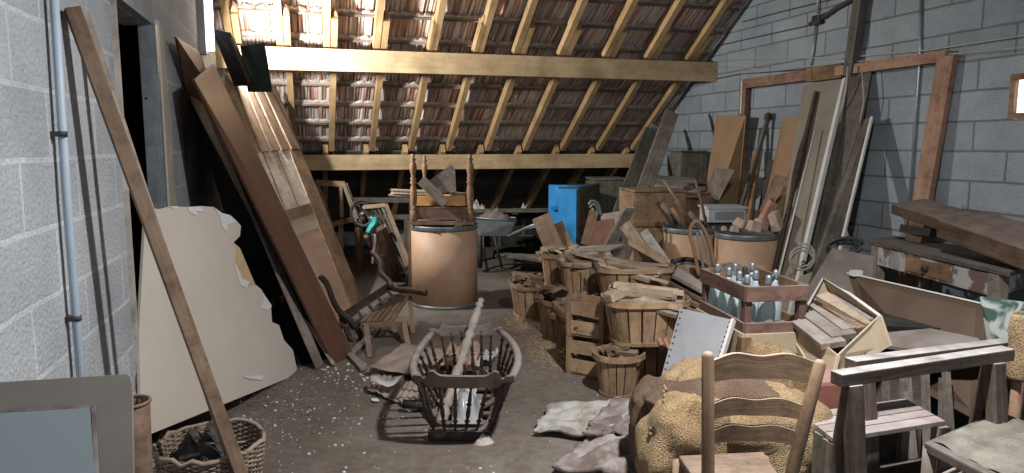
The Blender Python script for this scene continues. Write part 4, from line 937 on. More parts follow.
for k, px in enumerate((([699, 276], [694, 250], [690, 232], [694, 222], [700, 224], [708, 238], [715, 268]), ([704, 274], [700, 248], [697, 232]), ([710, 274], [707, 250], [700, 230]))):
    obj('hoop' if k == 0 else 'rod', curve_bar(MB(), px, (4.75, 4.8), .013 if k == 0 else .009), 'brown' if k == 0 else 'grey', bw)
# far: hidden-floor stones and debris of the stack
for k, (x0, y0, x1, y1, w_, m_, lb) in enumerate((
    (556, 252, 541, 217, .16, 'slat', 'brown block-like board end leaning left of the blue cabinet'), (570, 250, 558, 224, .09, 'brown', 'dark brown board end leaning against the first, before the blue cabinet'),
    (585, 246, 594, 212, .08, 'brown', 'narrow brown board standing just right of the blue cabinet'), (562, 252, 555, 238, .10, 'grey', 'short grey board end low before the blue cabinet'))):
    one('board_end', lb, 'board', MB().bar(D(x0, y0, 6.0), D(x1, y1, 6.15), w_, .06), m_, bevel=.004)
one('terracotta_slab', 'terracotta slab standing between brown board and grey sieve', 'slab', MB().quad(D(588, 247, 6.05), D(611, 247, 6.0), D(614, 218, 6.15), D(595, 221, 6.15), .05), 'terra', bevel=.004)
one('terracotta_slab', 'paler terracotta slab behind the first one', 'slab', MB().quad(D(600, 240, 6.2), D(622, 240, 6.15), D(620, 211, 6.3), D(601, 214, 6.3), .05), 'stone', bevel=.004)
sv_ = D(620, 244, 6.0)
one('grey_grating', 'grey ridged metal strip leaning in the gap by the terracotta slabs', 'grating', MB().grid(lambda u, v: D(608 + 22 * v + 12 * u - 6, 250 - 42 * v, 5.9) + HF * (.004 * math.sin(u * 30)), 40, 8), 'grey', solid=.02)
clw = thing('claw_tool', 'rusty claw tool with curved prongs standing by the brown board', 'tool', D(596, 240, 6.2))
obj('shaft', MB().tube([D(596, 245, 6.2), D(593, 208, 6.2)], .014, 6), 'grey', clw)
obj('prong', curve_bar(MB(), [(589, 205), (592, 201), (598, 204), (601, 216)], (6.2, 6.2), .014), 'band', clw); obj('prong', curve_bar(MB(), [(590, 208), (594, 204), (597, 209), (597, 218)], (6.15, 6.15), .012), 'band', clw)
def rub(px, py, d_, s_, z=None): p = D(px, py, d_); return p
one('grey_board_flat', 'weathered grey board lying over the back of the baskets', 'board', MB().bar(D(572, 250, 5.9), D(618, 248, 5.6), .22, .02, V((0, -.2, 1))), 'grey', bevel=.003)
# ================================================================== BACK RIGHT: cabinets, crates, barrels
rotc = Matrix.Rotation(-YAW, 3, 'Z')
bcab = thing('blue_cabinet', 'small cabinet with a bright blue front and shade painted on its sides, far back', 'cabinet', G(572, 262))
d = 7.6; zb, ztp = 0.0, D(560, 186, d).z
a, b, c_ = D(549, 240, d), D(577, 240, d - .25), D(598, 240, d + .25)
for p in (a, b, c_): p.z = 0
def face(mb, p, q, z0, z1, th, n): return mb.prism([p + V((0, 0, z0)), q + V((0, 0, z0)), q + V((0, 0, z1)), p + V((0, 0, z1))], n.normalized() * th)
e_ = a + (c_ - b)
obj('body', MB().prism([a + V((0, 0, .1)), b + V((0, 0, .1)), c_ + V((0, 0, .1)), e_ + V((0, 0, .1))], (0, 0, ztp - .1)), 'blue_shade', bcab)
nb = (a - b).cross(V((0, 0, 1))); nb = nb if nb.dot(CAM - a) > 0 else -nb
obj('door', face(MB(), a.lerp(b, .38), b, .12, ztp - .02, .02, nb), 'blue', bcab)
obj('side_board', face(MB(), a, a.lerp(b, .36), .12, ztp - .0, .012, nb), 'blue', bcab)
obj('right_side', face(MB(), b + (a - b) * .001, c_, .1, ztp, .012, -(c_ - b).cross(V((0, 0, 1))) if (c_ - b).cross(V((0, 0, 1))).dot(CAM - b) < 0 else (c_ - b).cross(V((0, 0, 1)))), 'greyd', bcab)['label'] = 'cabinet side with its shade painted in as dark grey'  # shade of the turned-away side put into the colour
obj('hinge', MB().box(a.lerp(b, .30) + V((0, 0, ztp * .78)) + nb.normalized() * .03, (.10, .03, .035), rotc).box(a.lerp(b, .2) + V((0, 0, ztp * .55)) + nb.normalized() * .03, (.08, .03, .05), rotc), 'blue', bcab)
for p in (a, b, c_): obj('foot', MB().box(p + V((0, 0, .05)) + (e_ - b) * .04, (.05, .05, .10)), 'iron', bcab)
obj('top_edge', MB().tube([a + V((0, 0, ztp + .005)), b + V((0, 0, ztp + .005)), c_ + V((0, 0, ztp + .005))], .012, 6), 'blue', bcab)
def cabinet(name, label, cat, x0, y0, x1, y1, d, dep, mat, boards=0, rz=0.0, zfloor=True, lid=None):
    p = D((x0 + x1) / 2, y1, d); z0 = 0 if zfloor else p.z
    T = thing(name, label, cat, (p.x, p.y, z0))
    a, b, t = D(x0, y1, d), D(x1, y1, d), D(x0, y0, d); w = (b - a).length; rot = Matrix.Rotation(-YAW + rz, 3, 'Z'); h = t.z - z0
    c = V((p.x, p.y, z0)) + rot @ V((0, dep / 2, 0))
    obj('body', MB().box(c + V((0, 0, h / 2)), (w - .03, dep - .03, h), rot), mat, T)
    nb_ = boards or 1
    for k in range(nb_):
        z = h * (k + .5) / nb_; obj('front_board', MB().box(c + V((0, 0, z)) - rot @ V((0, dep / 2, 0)), (w, .018, h / nb_ * .95), rot), mat, T)
        obj('side_board', MB().box(c + V((0, 0, z)) - rot @ V((w / 2, 0, 0)), (.018, dep, h / nb_ * .95), rot), mat, T)
    obj('top', MB().box(c + V((0, 0, h + .008)), (w + .02, dep + .02, .018), rot), lid or mat, T)
    return T
cabinet('pale_cupboard', 'dim pale board cupboard behind the blue cabinet', 'cupboard', 594, 180, 628, 236, 8.3, .5, 'olivew', 1, .1)
cabinet('wooden_crate', 'tall tan boarded crate between the leaning boards and the left barrel', 'crate', 633, 192, 684, 268, 6.9, .55, 'tan', 3, .12)
cabinet('plank_box', 'pinkish-brown plank box behind the white drawer box', 'box', 664, 194, 727, 230, 7.4, .4, 'pinkw', 2, .1)
tb = cabinet('old_case', 'old olive-brown case on the pile by the grey slats', 'case', 680, 152, 707, 182, 7.9, .35, 'olivew', 1, .2)
for (x0, y0, x1, y1, w_, m_, lb, d0_, d1_) in (
    (628, 238, 672, 112, .17, 'grey', 'widest grey board of the three leaning on the roof by the right wall', 6.9, 7.9),
    (612, 232, 650, 130, .14, 'olivew', 'leftmost of the three grey boards leaning on the roof', 7.2, 8.3),
    (634, 206, 655, 126, .12, 'grey', 'middle and darkest of the three boards leaning on the roof', 7.6, 8.4)):
    t_ = D(x1, y1, d1_); f = D(x0, y0, d0_); f = f + (f - t_) * (f.z / max(.05, (t_.z - f.z)))
    one('leaning_board', lb, 'board', MB().bar(f + V((0, 0, .02)), t_, w_, .03, -HF, w2=w_ * .9), m_, bevel=.003)
for k in range(8):
    a, b = D(640 + R.uniform(-4, 14), 176 + 3 * k, 7.9 - .05 * k), D(700 + R.uniform(-8, 10), 180 + 2.2 * k, 7.7 - .05 * k)
    one('grey_batten', ORD[k] + ' from the top of the grey battens piled on the tan crate', 'slat', MB().bar(a, b, .12, .025, V((.1 * math.sin(k), -.2, 1))), 'grey' if k % 2 else 'olivew', 'grey slats on the tan crate', bevel=.002)
cabinet('slat_support', 'dark boarded box carrying the grey slats, mostly hidden', 'box', 636, 196, 706, 240, 8.0, .5, 'greyd', 2)
# barrels
T2, c2, r2 = drum('left of the two fibre drums at the right, filled with old handles', 689, 260, 53, .74, d=6.3)
T3, c3, r3 = drum('right of the two fibre drums, wider and topped with bricks', 745, 265, 61, .74, d=5.9)
for k, (x0, y0, x1, y1, w_, m_, dd_) in enumerate(((692, 226, 664, 180, .03, 'slat', 6.25), (706, 226, 695, 179, .026, 'slat', 6.3), (690, 226, 677, 200, .06, 'brown', 6.2), (678, 226, 662, 204, .05, 'grey', 6.35), (684, 226, 672, 208, .035, 'brown', 6.15), (699, 226, 688, 212, .05, 'grey', 6.2), (674, 227, 668, 206, .04, 'slat', 6.4))):
    a, b = D(x0, y0, dd_), D(x1, y1, dd_); a.z = .76
    one('tool_handle', ('longest round handle leaning left out of the left barrel', 'round handle standing nearly upright in the left barrel', 'thick brown handle end low in the left barrel', 'grey flat stick at the left rim of the left barrel', 'short brown stick beside the thick handle end', 'grey stick at the right of the left barrel', 'short tan stick at the back left of the barrel')[k], 'handle',
        MB().tube([a, a.lerp(b, .5) + V((.008, 0, 0)), b], w_ * .5, 8), m_)
wb_ = thing('drawer_box', 'small white wooden drawer box lying between the two barrels', 'box', D(722, 222, 6.6).xy.to_3d() + V((0, 0, .74)))
p = D(722, 221, 6.45); rw = Matrix.Rotation(-YAW + .06, 3, 'Z')
obj('body', MB().box(p + V((0, 0, .06)), (.33, .26, .12), rw), 'white', wb_, bevel=.003); obj('lid', MB().box(p + V((0, 0, .13)), (.36, .29, .02), rw), 'white', wb_, bevel=.003)
obj('front_groove', MB().box(p + rw @ V((.02, -.132, .06)), (.26, .004, .075), rw), 'wpanel', wb_)
one('dark_case', 'dark flat case under the white drawer box', 'case', MB().box(V((p.x, p.y, p.z / 2 + .001)) + HF * .05, (.38, .25, p.z - .002), rw), 'greyd')
BRK = [((771, 206), .20, .08, 1.1, 'red brick standing tilted highest on the right barrel'), ((779, 214), .12, .09, .6, 'broken reddish brick right of the tallest one on the barrel'), ((757, 223), .09, .06, .2, 'pinkish rubble lump in the middle of the right barrel top'), ((747, 222), .08, .06, .3, 'second pinkish rubble lump left of the bricks'), ((737, 223), .07, .05, .0, 'small grey rubble lump at the left of the barrel top'), ((768, 223), .09, .05, .4, 'low brick piece at the foot of the tilted brick'), ((729, 222), .05, .04, .0, 'smallest lump on the left rim of the right barrel')]
BSZ = [(.10, .07, .24, .45), (.14, .08, .15, -.35), (.11, .10, .09, .2), (.10, .08, .08, .5), (.07, .07, .05, .1), (.12, .10, .08, .3), (.05, .05, .04, 0)]
BXY = [(.17, .02), (.20, -.10), (.02, -.12), (-.06, -.02), (-.13, -.10), (.10, -.05), (-.18, .02)]
for k, (q_, q2, lt_, t, lb) in enumerate(BRK):
    sx_, sy_, sz_, tl_ = BSZ[k]; ox, oy = BXY[k]
    p = V((c3.x, c3.y, 0)) + rotc @ V((ox, oy, 0)); rq = Matrix.Rotation(tl_, 3, V((.2, 1, 0)).normalized()) @ Matrix.Rotation(k * .7, 3, 'Z')
    p.z = .748 + (abs(rq[2][0]) * sx_ + abs(rq[2][1]) * sy_ + abs(rq[2][2]) * sz_) / 2
    one('brick', lb, 'brick', MB().box(p, (sx_, sy_, sz_), rq, taper=.82), 'stone' if k else 'terra', bevel=.012)
for k in range(22):
    x = 702 + 50 * R.random(); p = D(x, 268, 4.86 + .2 * R.random()); p.z = D(728, 268, 5.0).z - .015 + .012 * (_ % 4 if False else R.random() * 3); 
    one('shaving', 'curl of split bark and shavings heaped before the right barrel', 'shaving', MB().bar(p, p + V((R.uniform(-.1, .16), R.uniform(-.05, .1), R.uniform(-.02, .02))), R.uniform(.02, .05), .006, V((R.uniform(-.5, .5), R.uniform(-.6, 0), 1))), 'split', 'shavings before the right barrel')
one('shaving_support', 'dusty board box under the shavings, behind the bottle crate', 'box', MB().box(D(728, 268, 5.0) - V((0, 0, D(728, 268, 5.0).z / 2 + .01)), (.45, .35, D(728, 268, 5.0).z - .03), rotc), 'brown')
# ------------------------------------------------------------------ right wall leaning things
WRX = WR - .02
def rboard(name, label, cat, bl, br, tr, tl, th, mat, wx=WRX, foot_d=None, bevel=.002):
    q = MB().quad(G(*bl), G(*br), X(tr[0], tr[1], wx), X(tl[0], tl[1], wx), th); return one(name, label, cat, q, mat, bevel=bevel)
# tan cardboard panel
def dn(p, q, z=.02):   # extend the line q->p down to the floor
    t = (p.z - z) / (q.z - p.z); return p + (p - q) * t
def wallpanel(name, label, cat, px4, dbl, dbr, wx, th, mat, bevel=.002):
    (x0, y0), (x1, y1), (x2, y2), (x3, y3) = px4
    tl, tr = X(x3, y3, wx), X(x2, y2, wx); bl, br = dn(D(x0, y0, dbl), tl), dn(D(x1, y1, dbr), tr)
    return one(name, label, cat, MB().quad(bl, br, tr, tl, th), mat, bevel=bevel)
wallpanel('cardboard_panel', 'tall plain brown cardboard panel leaning left of the shovels', 'panel', ((703, 205), (738, 205), (746, 116), (717, 115)), 7.6, 7.4, WR - .15, .012, 'card')
wallpanel('grey_board', 'short grey board with a slanted top before the brown cardboard panel', 'board', ((707, 196), (722, 196), (735, 170), (716, 168)), 7.5, 7.4, WR - .45, .015, 'grey')
for k, (x0, y0, x1, y1, w_, m_) in enumerate(((742, 205, 768, 118, .04, 'greyd'), (752, 210, 762, 128, .05, 'greyd'), (748, 212, 758, 150, .12, 'brown'), (762, 212, 772, 160, .10, 'greyd'))):
    t_ = X(x1, y1, WR - .06 - .05 * (k > 1)); b_ = dn(D(x0, y0, 7.0), t_)
    o = one('old_pole' if k < 2 else 'old_plank', ('grey pole with a dark knobbed head leaning on the block wall', 'thinner dark pole beside the knobbed one', 'short brown plank low behind the right barrel', 'dark plank low against the wall right of the poles')[k], 'pole' if k < 2 else 'plank', MB().bar(b_, t_, w_, .03, V((-1, 0, .2))), m_)
    if k == 0: obj('knob', MB().lathe(t_ - V((0, 0, .03)), [(.02, 0), (.035, .02), (.035, .06), (.02, .08)], 10), 'iron', o)
wallpanel('tan_board', 'tan board leaning left of the big beige panel', 'board', ((764, 205), (785, 208), (806, 119), (783, 117)), 6.6, 6.4, WR - .10, .02, 'card')
wallpanel('small_plank', 'short pinkish plank standing before the tan board', 'plank', ((761, 212), (770, 212), (788, 178), (777, 176)), 6.5, 6.45, WR - .4, .02, 'slat')
t_ = X(816, 92, WR - .12); b_ = dn(D(794, 186, 5.95), t_); one('axe_handle', 'thick worn handle with a swollen grip leaning on the beige panel', 'handle', MB().tube([b_, b_.lerp(t_, .55), b_.lerp(t_, .62), b_.lerp(t_, .72), b_.lerp(t_, .8), t_], [.02, .02, .035, .035, .022, .018], 10), 'dark')
bigp = [(766, 290), (797, 290), (846, 80), (803, 86)]
tl, tr = X(803, 86, WR - .06), X(846, 79, WR - .06); bl, br = dn(D(774, 275, 5.75), tl), dn(D(799, 280, 5.45), tr)
bp_ = one('beige_panel', 'large beige board with a white right edge leaning on the right wall', 'panel', MB().quad(bl, br, tr, tl, .03), 'paleboard', bevel=.002)
bp_.data.materials.clear(); M['fadedboard'] = paint('faded_board', (.21, .185, .15), (.27, .24, .195), .8, .1, 3, bump=.05); bp_.data.materials.append(M['fadedboard'])
nn = (br - bl).cross(tl - bl).normalized(); nn = nn if nn.dot(CAM - bl) > 0 else -nn
obj('white_edge', MB().bar(br + nn * .008, tr + nn * .008, .035, .03, nn), 'edge', bp_)
obj('hole', MB().lathe(tl.lerp(tr, .45) - V((0, 0, .18)) + nn * .001, [(.02, 0), (.02, .002)], 10, nn), 'iron', bp_)
t_ = X(815, 130, WR - .3); b_ = dn(D(782, 262, 5.55), t_); one('pale_rod', 'thin pale rod leaning across the beige panel', 'rod', MB().tube([b_, t_], .008, 6), 'edge')
wallpanel('dark_board', 'dark greenish board leaning behind the white-edged panel', 'board', ((802, 270), (832, 268), (872, 70), (848, 66)), 5.7, 5.5, WR - .03, .02, 'greyd')
tp_, lp_ = X(872, 117, WR - .12), X(862, 120, WR - .12); b1, b2 = dn(D(840, 250, 5.3), tp_), dn(D(818, 250, 5.35), lp_)
sp_ = one('glazed_sheet', 'narrow dark sheet with a whitish edge right of the beige panel', 'sheet', MB().quad(b2, b1, tp_, lp_, .012), 'greyd'); obj('edge', MB().bar(b1, tp_, .018, .02, V((-1, -.3, 0))), 'edge', sp_)
# big wooden door frame leaning on the wall
fx = WR - .05
tl, tr = X(745, 84, fx), X(948, 56, fx); frb = dn(X(922, 205, WR - .10), X(948, 56, fx)); flb = tl.copy(); flb.z = .02; 
fz = thing('door_surround', 'large reddish timber door frame leaning against the right block wall', 'frame', (fx - .1, (tl.y + tr.y) / 2, 0))
obj('post', MB().bar(frb, tr, .115, .06, V((-1, -.2, 0))), 'pinkw', fz); obj('post', MB().bar(flb, tl, .08, .06, V((-1, -.2, 0))), 'pinkw', fz)
mid = tl.lerp(tr, .43); obj('head', MB().bar(tl, mid, .09, .06, V((-1, 0, 0))), 'pinkw', fz); obj('head', MB().bar(tl.lerp(tr, .55), tr, .075, .06, V((-1, 0, 0))), 'pinkw', fz)
obj('splice', MB().bar(tl.lerp(tr, .40), tl.lerp(tr, .58), .12, .05, V((-1, 0, 0))), 'brown', fz)
obj('edge_strip', MB().bar(tl + V((-.035, 0, -.3)), tl + V((-.035, 0, .02)), .02, .01, V((-1, 0, 0))), 'edge', fz)
# brace, conduit, junction box, cables on the right wall
a, b = X(862, -12, WR - .06), X(850, 76, WR - .06)
one('roof_brace', 'dark timber brace running up the right wall above the frame', 'brace', MB().bar(b, a, .09, .07, V((-1, 0, 0))), 'greyd')
jb = thing('junction_box', 'black junction box with pipe stubs high on the right wall', 'junction box', X(818, 22, WR))
p = X(818, 20, WR - .03); obj('box', MB().box(p, (.06, .10, .08)), 'iron', jb, bevel=.01); obj('gland', MB().tube([p + V((0, -.09, .03)), p + V((0, .10, -.02))], .02, 8), 'iron', jb)
def cable(name, label, pix, wx, r, mat, cat='cable'):
    P = [X(x, y, wx) for x, y in pix]; return one(name, label, cat, MB().tube(P, r, 6), mat)
cable('conduit', 'thin grey conduit rising from the junction box', ((818, -20), (818, 14)), WR - .02, .010, 'steel', 'pipe')
cable('conduit', 'grey conduit running straight down the wall left of the timber post', ((921, -10), (920, 60), (908, 228)), WR - .015, .011, 'steel', 'pipe')
cable('conduit', 'thin conduit from the junction box down to the timber frame head', ((816, 24), (813, 50), (808, 82)), WR - .02, .010, 'steel', 'pipe')
cable('cable', 'black cable bundle from the junction box to the brace', ((822, 18), (836, 8), (855, -2)), WR - .04, .018, 'cabledark')
cable('cable', 'long thin pale cable crossing the right wall above the frame, upper one', ((712, 62), (760, 58), (840, 58), (930, 50), (1060, 30)), WR - .03, .006, 'cable')
cable('cable', 'long thin pale cable crossing the right wall, lower one', ((700, 66), (780, 70), (850, 62), (930, 56), (1060, 44)), WR - .05, .005, 'cable')
cable('cable', 'thin dark cable following the block joints from the roof to the brace', ((690, 84), (740, 74), (800, 70), (850, 62)), WR - .02, .005, 'cabledark')
cable('cable', 'thin dark cable high on the wall running towards the junction box', ((742, 22), (780, 12), (830, 0), (860, -8)), WR - .02, .005, 'cabledark')
cable('cable', 'second thin dark cable under the highest one on the right wall', ((716, 46), (770, 34), (815, 24)), WR - .02, .005, 'cabledark')
cable('hanging_cable', 'pale cable hanging in a wave beside the white-edged panel', ((848, 66), (846, 90), (838, 130), (840, 150), (834, 190), (842, 215), (830, 245)), WR - .16, .009, 'cable')
cable('hanging_cable', 'thin cable loop hanging near the narrow dark sheet', ((862, 70), (864, 100), (852, 160), (856, 190), (838, 232)), WR - .14, .006, 'cable')
hc = D(802, 262, 5.2); one('cable_coil', 'small coil of dark cable at the foot of the beige panel', 'cable', MB().tube([hc + RT * (.09 * math.cos(i * .5)) + V((0, 0, .08 * math.sin(i * .5) + .002 * i)) for i in range(30)], .008, 6), 'cable')
hc2 = D(846, 244, 5.0); one('cable_coil', 'black cable coil lying by the table leg', 'cable', MB().tube([hc2 + RT * (.12 * math.cos(i * .5)) + V((0, 0, .05 * math.sin(i * .5) - .002 * i)) + HF * (.002 * i) for i in range(30)], .012, 6), 'cabledark')
# ------------------------------------------------------------------ table with drawer and the heavy timber
zt2 = .76
tA, tB, tC, tD_ = G(868, 240, zt2), G(1010, 272, zt2), G(1075, 252, zt2), G(930, 222, zt2)
tD_ = tA + (tC - tB)
tb_ = thing('work_table', 'old table with one drawer and flaking white paint by the right wall', 'table', ((tA + tC) / 2).xy.to_3d())
obj('table_top', MB().prism([tA, tB, tC, tD_], (0, 0, -.03)), 'greyd', tb_, bevel=.004)
ux = (tB - tA).normalized(); uy = (tD_ - tA).normalized(); up_ = V((0, 0, 1))
M['flaking'] = paint('flaking_white_paint', (.17, .12, .10), (.46, .45, .44), .85, 0, 6, sharp=(.47, .53), bump=.2)
corn = [tA + ux * .10 + uy * .05, tB - ux * .10 + uy * .05, tC - ux * .10 - uy * .05, tD_ + ux * .10 - uy * .05]
for p in corn: obj('leg', MB().bar((p.x, p.y, 0), (p.x, p.y, zt2 - .03), .075, .07, ux.cross(up_)), 'grey' , tb_)
apl = (corn[1] - corn[0])
obj('apron', MB().bar(corn[0] - V((0, 0, .10)) - uy * .02, corn[1] - V((0, 0, .10)) - uy * .02, .13, .02, uy), 'flaking', tb_)
obj('apron', MB().bar(corn[1] - V((0, 0, .10)), corn[2] - V((0, 0, .10)), .13, .02, ux), 'flaking', tb_); obj('apron', MB().bar(corn[3] - V((0, 0, .10)), corn[0] - V((0, 0, .10)), .13, .02, ux), 'grey', tb_)
dw = obj('drawer', MB().bar(corn[0].lerp(corn[1], .30) - V((0, 0, .10)) - uy * .035, corn[0].lerp(corn[1], .66) - V((0, 0, .10)) - uy * .035, .095, .012, uy), 'brown', tb_)
obj('knob', MB().lathe(corn[0].lerp(corn[1], .48) - V((0, 0, .10)) - uy * .04, [(.010, 0), (.010, .015), (.024, .022), (.020, .035)], 12, -uy), 'iron', dw)
for k in range(3):
    a = corn[0].lerp(corn[1], .05 + .12 * k) + uy * (.1 + .12 * k); b = corn[1].lerp(corn[2], .2 + .15 * k)
    one('stored_batten', ('front', 'middle', 'rear')[k] + ' batten of three stored slanting under the work table', 'batten', MB().bar(V((a.x, a.y, .42 - .08 * k)), V((b.x, b.y, .16 + .1 * k)), .05, .03), 'slat')
bmA, bmB = D(908, 206, 5.0), D(1055, 256, 3.85)
M['timberd'] = wood('old_heavy_timber', (.10, .065, .045), (.19, .13, .095), .85, .6, 16, .1, dtint=(.30, .26, .23))
hb = thing('heavy_timber', 'heavy rough timber beam lying slantwise over the work table', 'beam', ((bmA + bmB) / 2 - V((0, 0, .06))))
m_ = bmA.lerp(bmB, .42)
obj('beam', MB().bar(m_ + V((0, 0, .0)), bmB, .34, .12, V((-.15, 0, 1))), 'timberd', hb, bevel=.008); obj('plank', MB().bar(bmA, m_ + (bmB - bmA) * .1 + V((0, 0, .01)), .26, .07, V((-.15, 0, 1))), 'timberd', hb, bevel=.006)
bq = G(905, 232, zt2); one('timber_block', 'pale block of wood under the end of the heavy timber', 'block', MB().bar(D(900, 228, 5.2), D(930, 232, 5.1), .10, .05, V((0, 0, 1))), 'grey')
# ------------------------------------------------------------------ hardboard panels before the table
h1 = [D(848, 273, 4.15), D(985, 304, 3.35)]; 
foot = [D(852, 335, 3.95), D(985, 372, 3.15)]
f0, f1 = dn(D(856, 300, 4.0), h1[0], .30), dn(D(983, 340, 3.2), h1[1], .30)
hp = one('hardboard_panel', 'long dark brown hardboard panel on edge before the work table', 'panel', MB().quad(f0, f1, h1[1], h1[0], .014), 'hardboard', bevel=.001)
obj('pale_edge', MB().bar(h1[0], h1[1], .008, .018, None), 'edge', hp); obj('block', MB().box(h1[0].lerp(h1[1], .07) + V((0, 0, .01)), (.06, .04, .03)), 'edge', hp)
f2, f3 = D(872, 316, 3.75), D(978, 338, 3.2); f4, f5 = D(1000, 362, 2.95), D(884, 345, 3.3)
one('lying_panel', 'dusty brown panel lying flat at the foot of the long hardboard', 'panel', MB().prism([f2, f3, f4, f5], (0, 0, -.015)), 'lino')
one('brown_card', 'large brown cardboard sheet slumped left of the work table', 'cardboard', MB().quad(dn(D(800, 300, 4.4), D(832, 248, 4.95)), dn(D(872, 300, 4.35), D(874, 256, 4.75)), D(874, 256, 4.75), D(832, 248, 4.95), .012), 'lino')
one('pale_slip', 'pale board corner at the foot of the white-edged panel', 'board', MB().quad(D(795, 292, 4.5), D(806, 292, 4.45), D(812, 272, 4.6), D(800, 276, 4.65), .012), 'fadedboard')
cabinet('storage_chest', 'dark chest hidden beneath the panels in front of the work table', 'chest', 850, 330, 965, 400, 3.45, .55, 'blackw', 2, -.2)
# ================================================================== BOTTLE CRATE
zc = .535
cA, cB, cC = D(701, 296, 3.95), D(745, 328, 3.42), D(803, 320, 3.62)      # bottom rim pixels: left, front, right corner
cA.z = cB.z = cC.z = zc
ex = (cB - cA); ey = (cC - cB); ey = ey - ex * (ey.dot(ex) / ex.dot(ex)); ey = ey.normalized() * .32; ex = ex.normalized() * .50
cD = cA + ey; cC = cB + ey; HC = .235
bcx = thing('bottle_crate', 'worn red-painted open crate of soda bottles right of the piled planks', 'crate', (cA + cC) / 2)
cs = [cA, cB, cC, cD]
for p in cs:
    c = (cA + cC) / 2; q = p + (c - p).normalized() * .035; obj('corner_post', MB().bar(q, q + V((0, 0, HC)), .045, .035, ey), 'redpaint', bcx)
for i in range(4):
    a, b = cs[i], cs[(i + 1) % 4]; nrm = (b - a).cross(V((0, 0, 1)))
    m_ = 'redpaint' if i in (0, 1) else 'brown'
    obj('upper_rail', MB().bar(a + V((0, 0, HC - .035)), b + V((0, 0, HC - .035)), .075, .018, nrm), m_, bcx, bevel=.002)
    obj('lower_rail', MB().bar(a + V((0, 0, .03)), b + V((0, 0, .03)), .055, .018, nrm), m_, bcx, bevel=.002)
obj('crate_floor', MB().prism([cA, cB, cC, cD], (0, 0, .012)), 'brown', bcx)
# soda bottles
def bottle(label, p, mat='glass', s=1.0, g='soda bottles in the red crate'):
    T = thing('soda_bottle', label, 'bottle', p, 0, g, world=False)
    obj('glass_body', MB().lathe((0, 0, 0), [(.043 * s, 0), (.047 * s, .008), (.047 * s, .09), (.040 * s, .13), (.026 * s, .17), (.015 * s, .195), (.013 * s, .215)], 20), mat, T, world=False)
    obj('spout_head', MB().lathe((0, 0, .213), [(.016, 0), (.018, .01), (.014, .03), (.016, .04), (.008, .05)], 12).box((.022, 0, .236), (.04, .012, .010)), 'steel' if mat == 'glass' else 'iron', T, world=False)
    return T
k = 0; first = {}
for i in range(4):
    for j in range(3):
        if (i, j) in ((3, 2), (1, 2)): continue
        p = cA + ex * ((i + .6) / 4.2) + ey * ((j + .6) / 3.2) + V((0, 0, .014)); gl = 'gglass' if (i, j) in ((1, 1), (3, 2), (1, 2)) else 'glass'
        lb = 'pale blue glass soda bottle among those standing in the red crate' if gl == 'glass' else 'dark green glass bottle in the red crate'
        g_ = 'blue soda bottles in the red crate' if gl == 'glass' else 'green bottles in the red crate'
        if gl not in first: first[gl] = bottle(lb, p, gl, s=.97, g=g_); first[gl].rotation_euler = (0, 0, R.uniform(0, 6))
        else: dup(first[gl], p, (R.uniform(-.06, .06), R.uniform(-.06, .06), R.uniform(0, 6)))
# crate below it
lo = thing('fruit_crate', 'dirty beige wooden crate carrying the red bottle crate', 'crate', ((cA + cC) / 2).xy.to_3d())
q = [p + (p - (cA + cC) / 2).normalized() * .02 for p in cs]
for i in range(4):
    a, b = q[i], q[(i + 1) % 4]; nrm = (b - a).cross(V((0, 0, 1)))
    for z in (.46, .28, .10): obj('side_board', MB().bar(V((a.x, a.y, z)), V((b.x, b.y, z)), .165, .02, nrm), 'carton', lo)
    obj('corner_post', MB().bar(V((q[i].x, q[i].y, 0)), V((q[i].x, q[i].y, zc - .003)), .05, .05, ey), 'brown', lo)
obj('top_edge', MB().tube([V((p.x, p.y, zc - .02)) for p in q], .012, 4, True), 'edge', lo)
# ------------------------------------------------------------------ carton with timber and a printed round stamp
kb = thing('carton_box', 'tilted open carton holding grey wooden boards, round stamp on its side', 'box', (0, 0, 0))
O = D(826, 372, 3.15); far_l_, far_r_ = D(822, 280, 3.95), D(888, 345, 3.2); left_ = D(793, 345, 3.55)
kb.location = V((O.x, O.y, O.z - .1)); 
# box: floor plane seen tilted; corners of opening
c00, c10, c11, c01 = D(797, 312, 3.45), D(835, 372, 2.95), D(876, 316, 3.25), D(822, 281, 3.8)
low = HF * .10 + V((0, 0, -.20))
fl = [p + V((0, 0, -.13)) + HF * .06 for p in (c00, c10, c11, c01)]
obj('bottom', MB().prism(fl, (0, 0, -.012)), 'carton', kb)
rim_h = V((0, 0, .02))
c00, c10, c11, c01 = D(797, 324, 3.45), D(838, 356, 3.0), D(880, 316, 3.2), D(823, 279, 3.75)
B0, B1, B2, B3 = D(796, 352, 3.43), D(832, 382, 2.98), D(890, 346, 3.15), D(840, 312, 3.75)
for nm, a, b, c__, d__ in (('side_wall', B1, B2, c11, c10), ('side_wall', B0, B1, c10, c00), ('side_wall', B2, B3, c01, c11), ('side_wall', B3, B0, c00, c01)):
    obj(nm, MB().quad(a, b, c__, d__, .010), 'carton', kb)
kb_in = [c00.lerp(B0, .1), c10.lerp(B1, .1), c11.lerp(B2, .4), c01.lerp(B3, .4)]
obj('rim', MB().tube([c00, c01, c01.lerp(c11, .5) + V((0, 0, .012)), c11], .008, 6), 'edge', kb)
for k in range(4):
    u = (k + .5) / 4.2; a = kb_in[0].lerp(kb_in[3], u); b = kb_in[1].lerp(kb_in[2], u); e = (b - a) * .05
    one('boxed_board', ORD[k] + ' of the grey boards lying in the tilted carton', 'board', MB().bar(a + e + V((0, 0, .01)), b - e * 4 + V((0, 0, .01)), .115, .03, V((-.25, -.3, 1))), 'grey', 'grey boards in the tilted carton', bevel=.003)
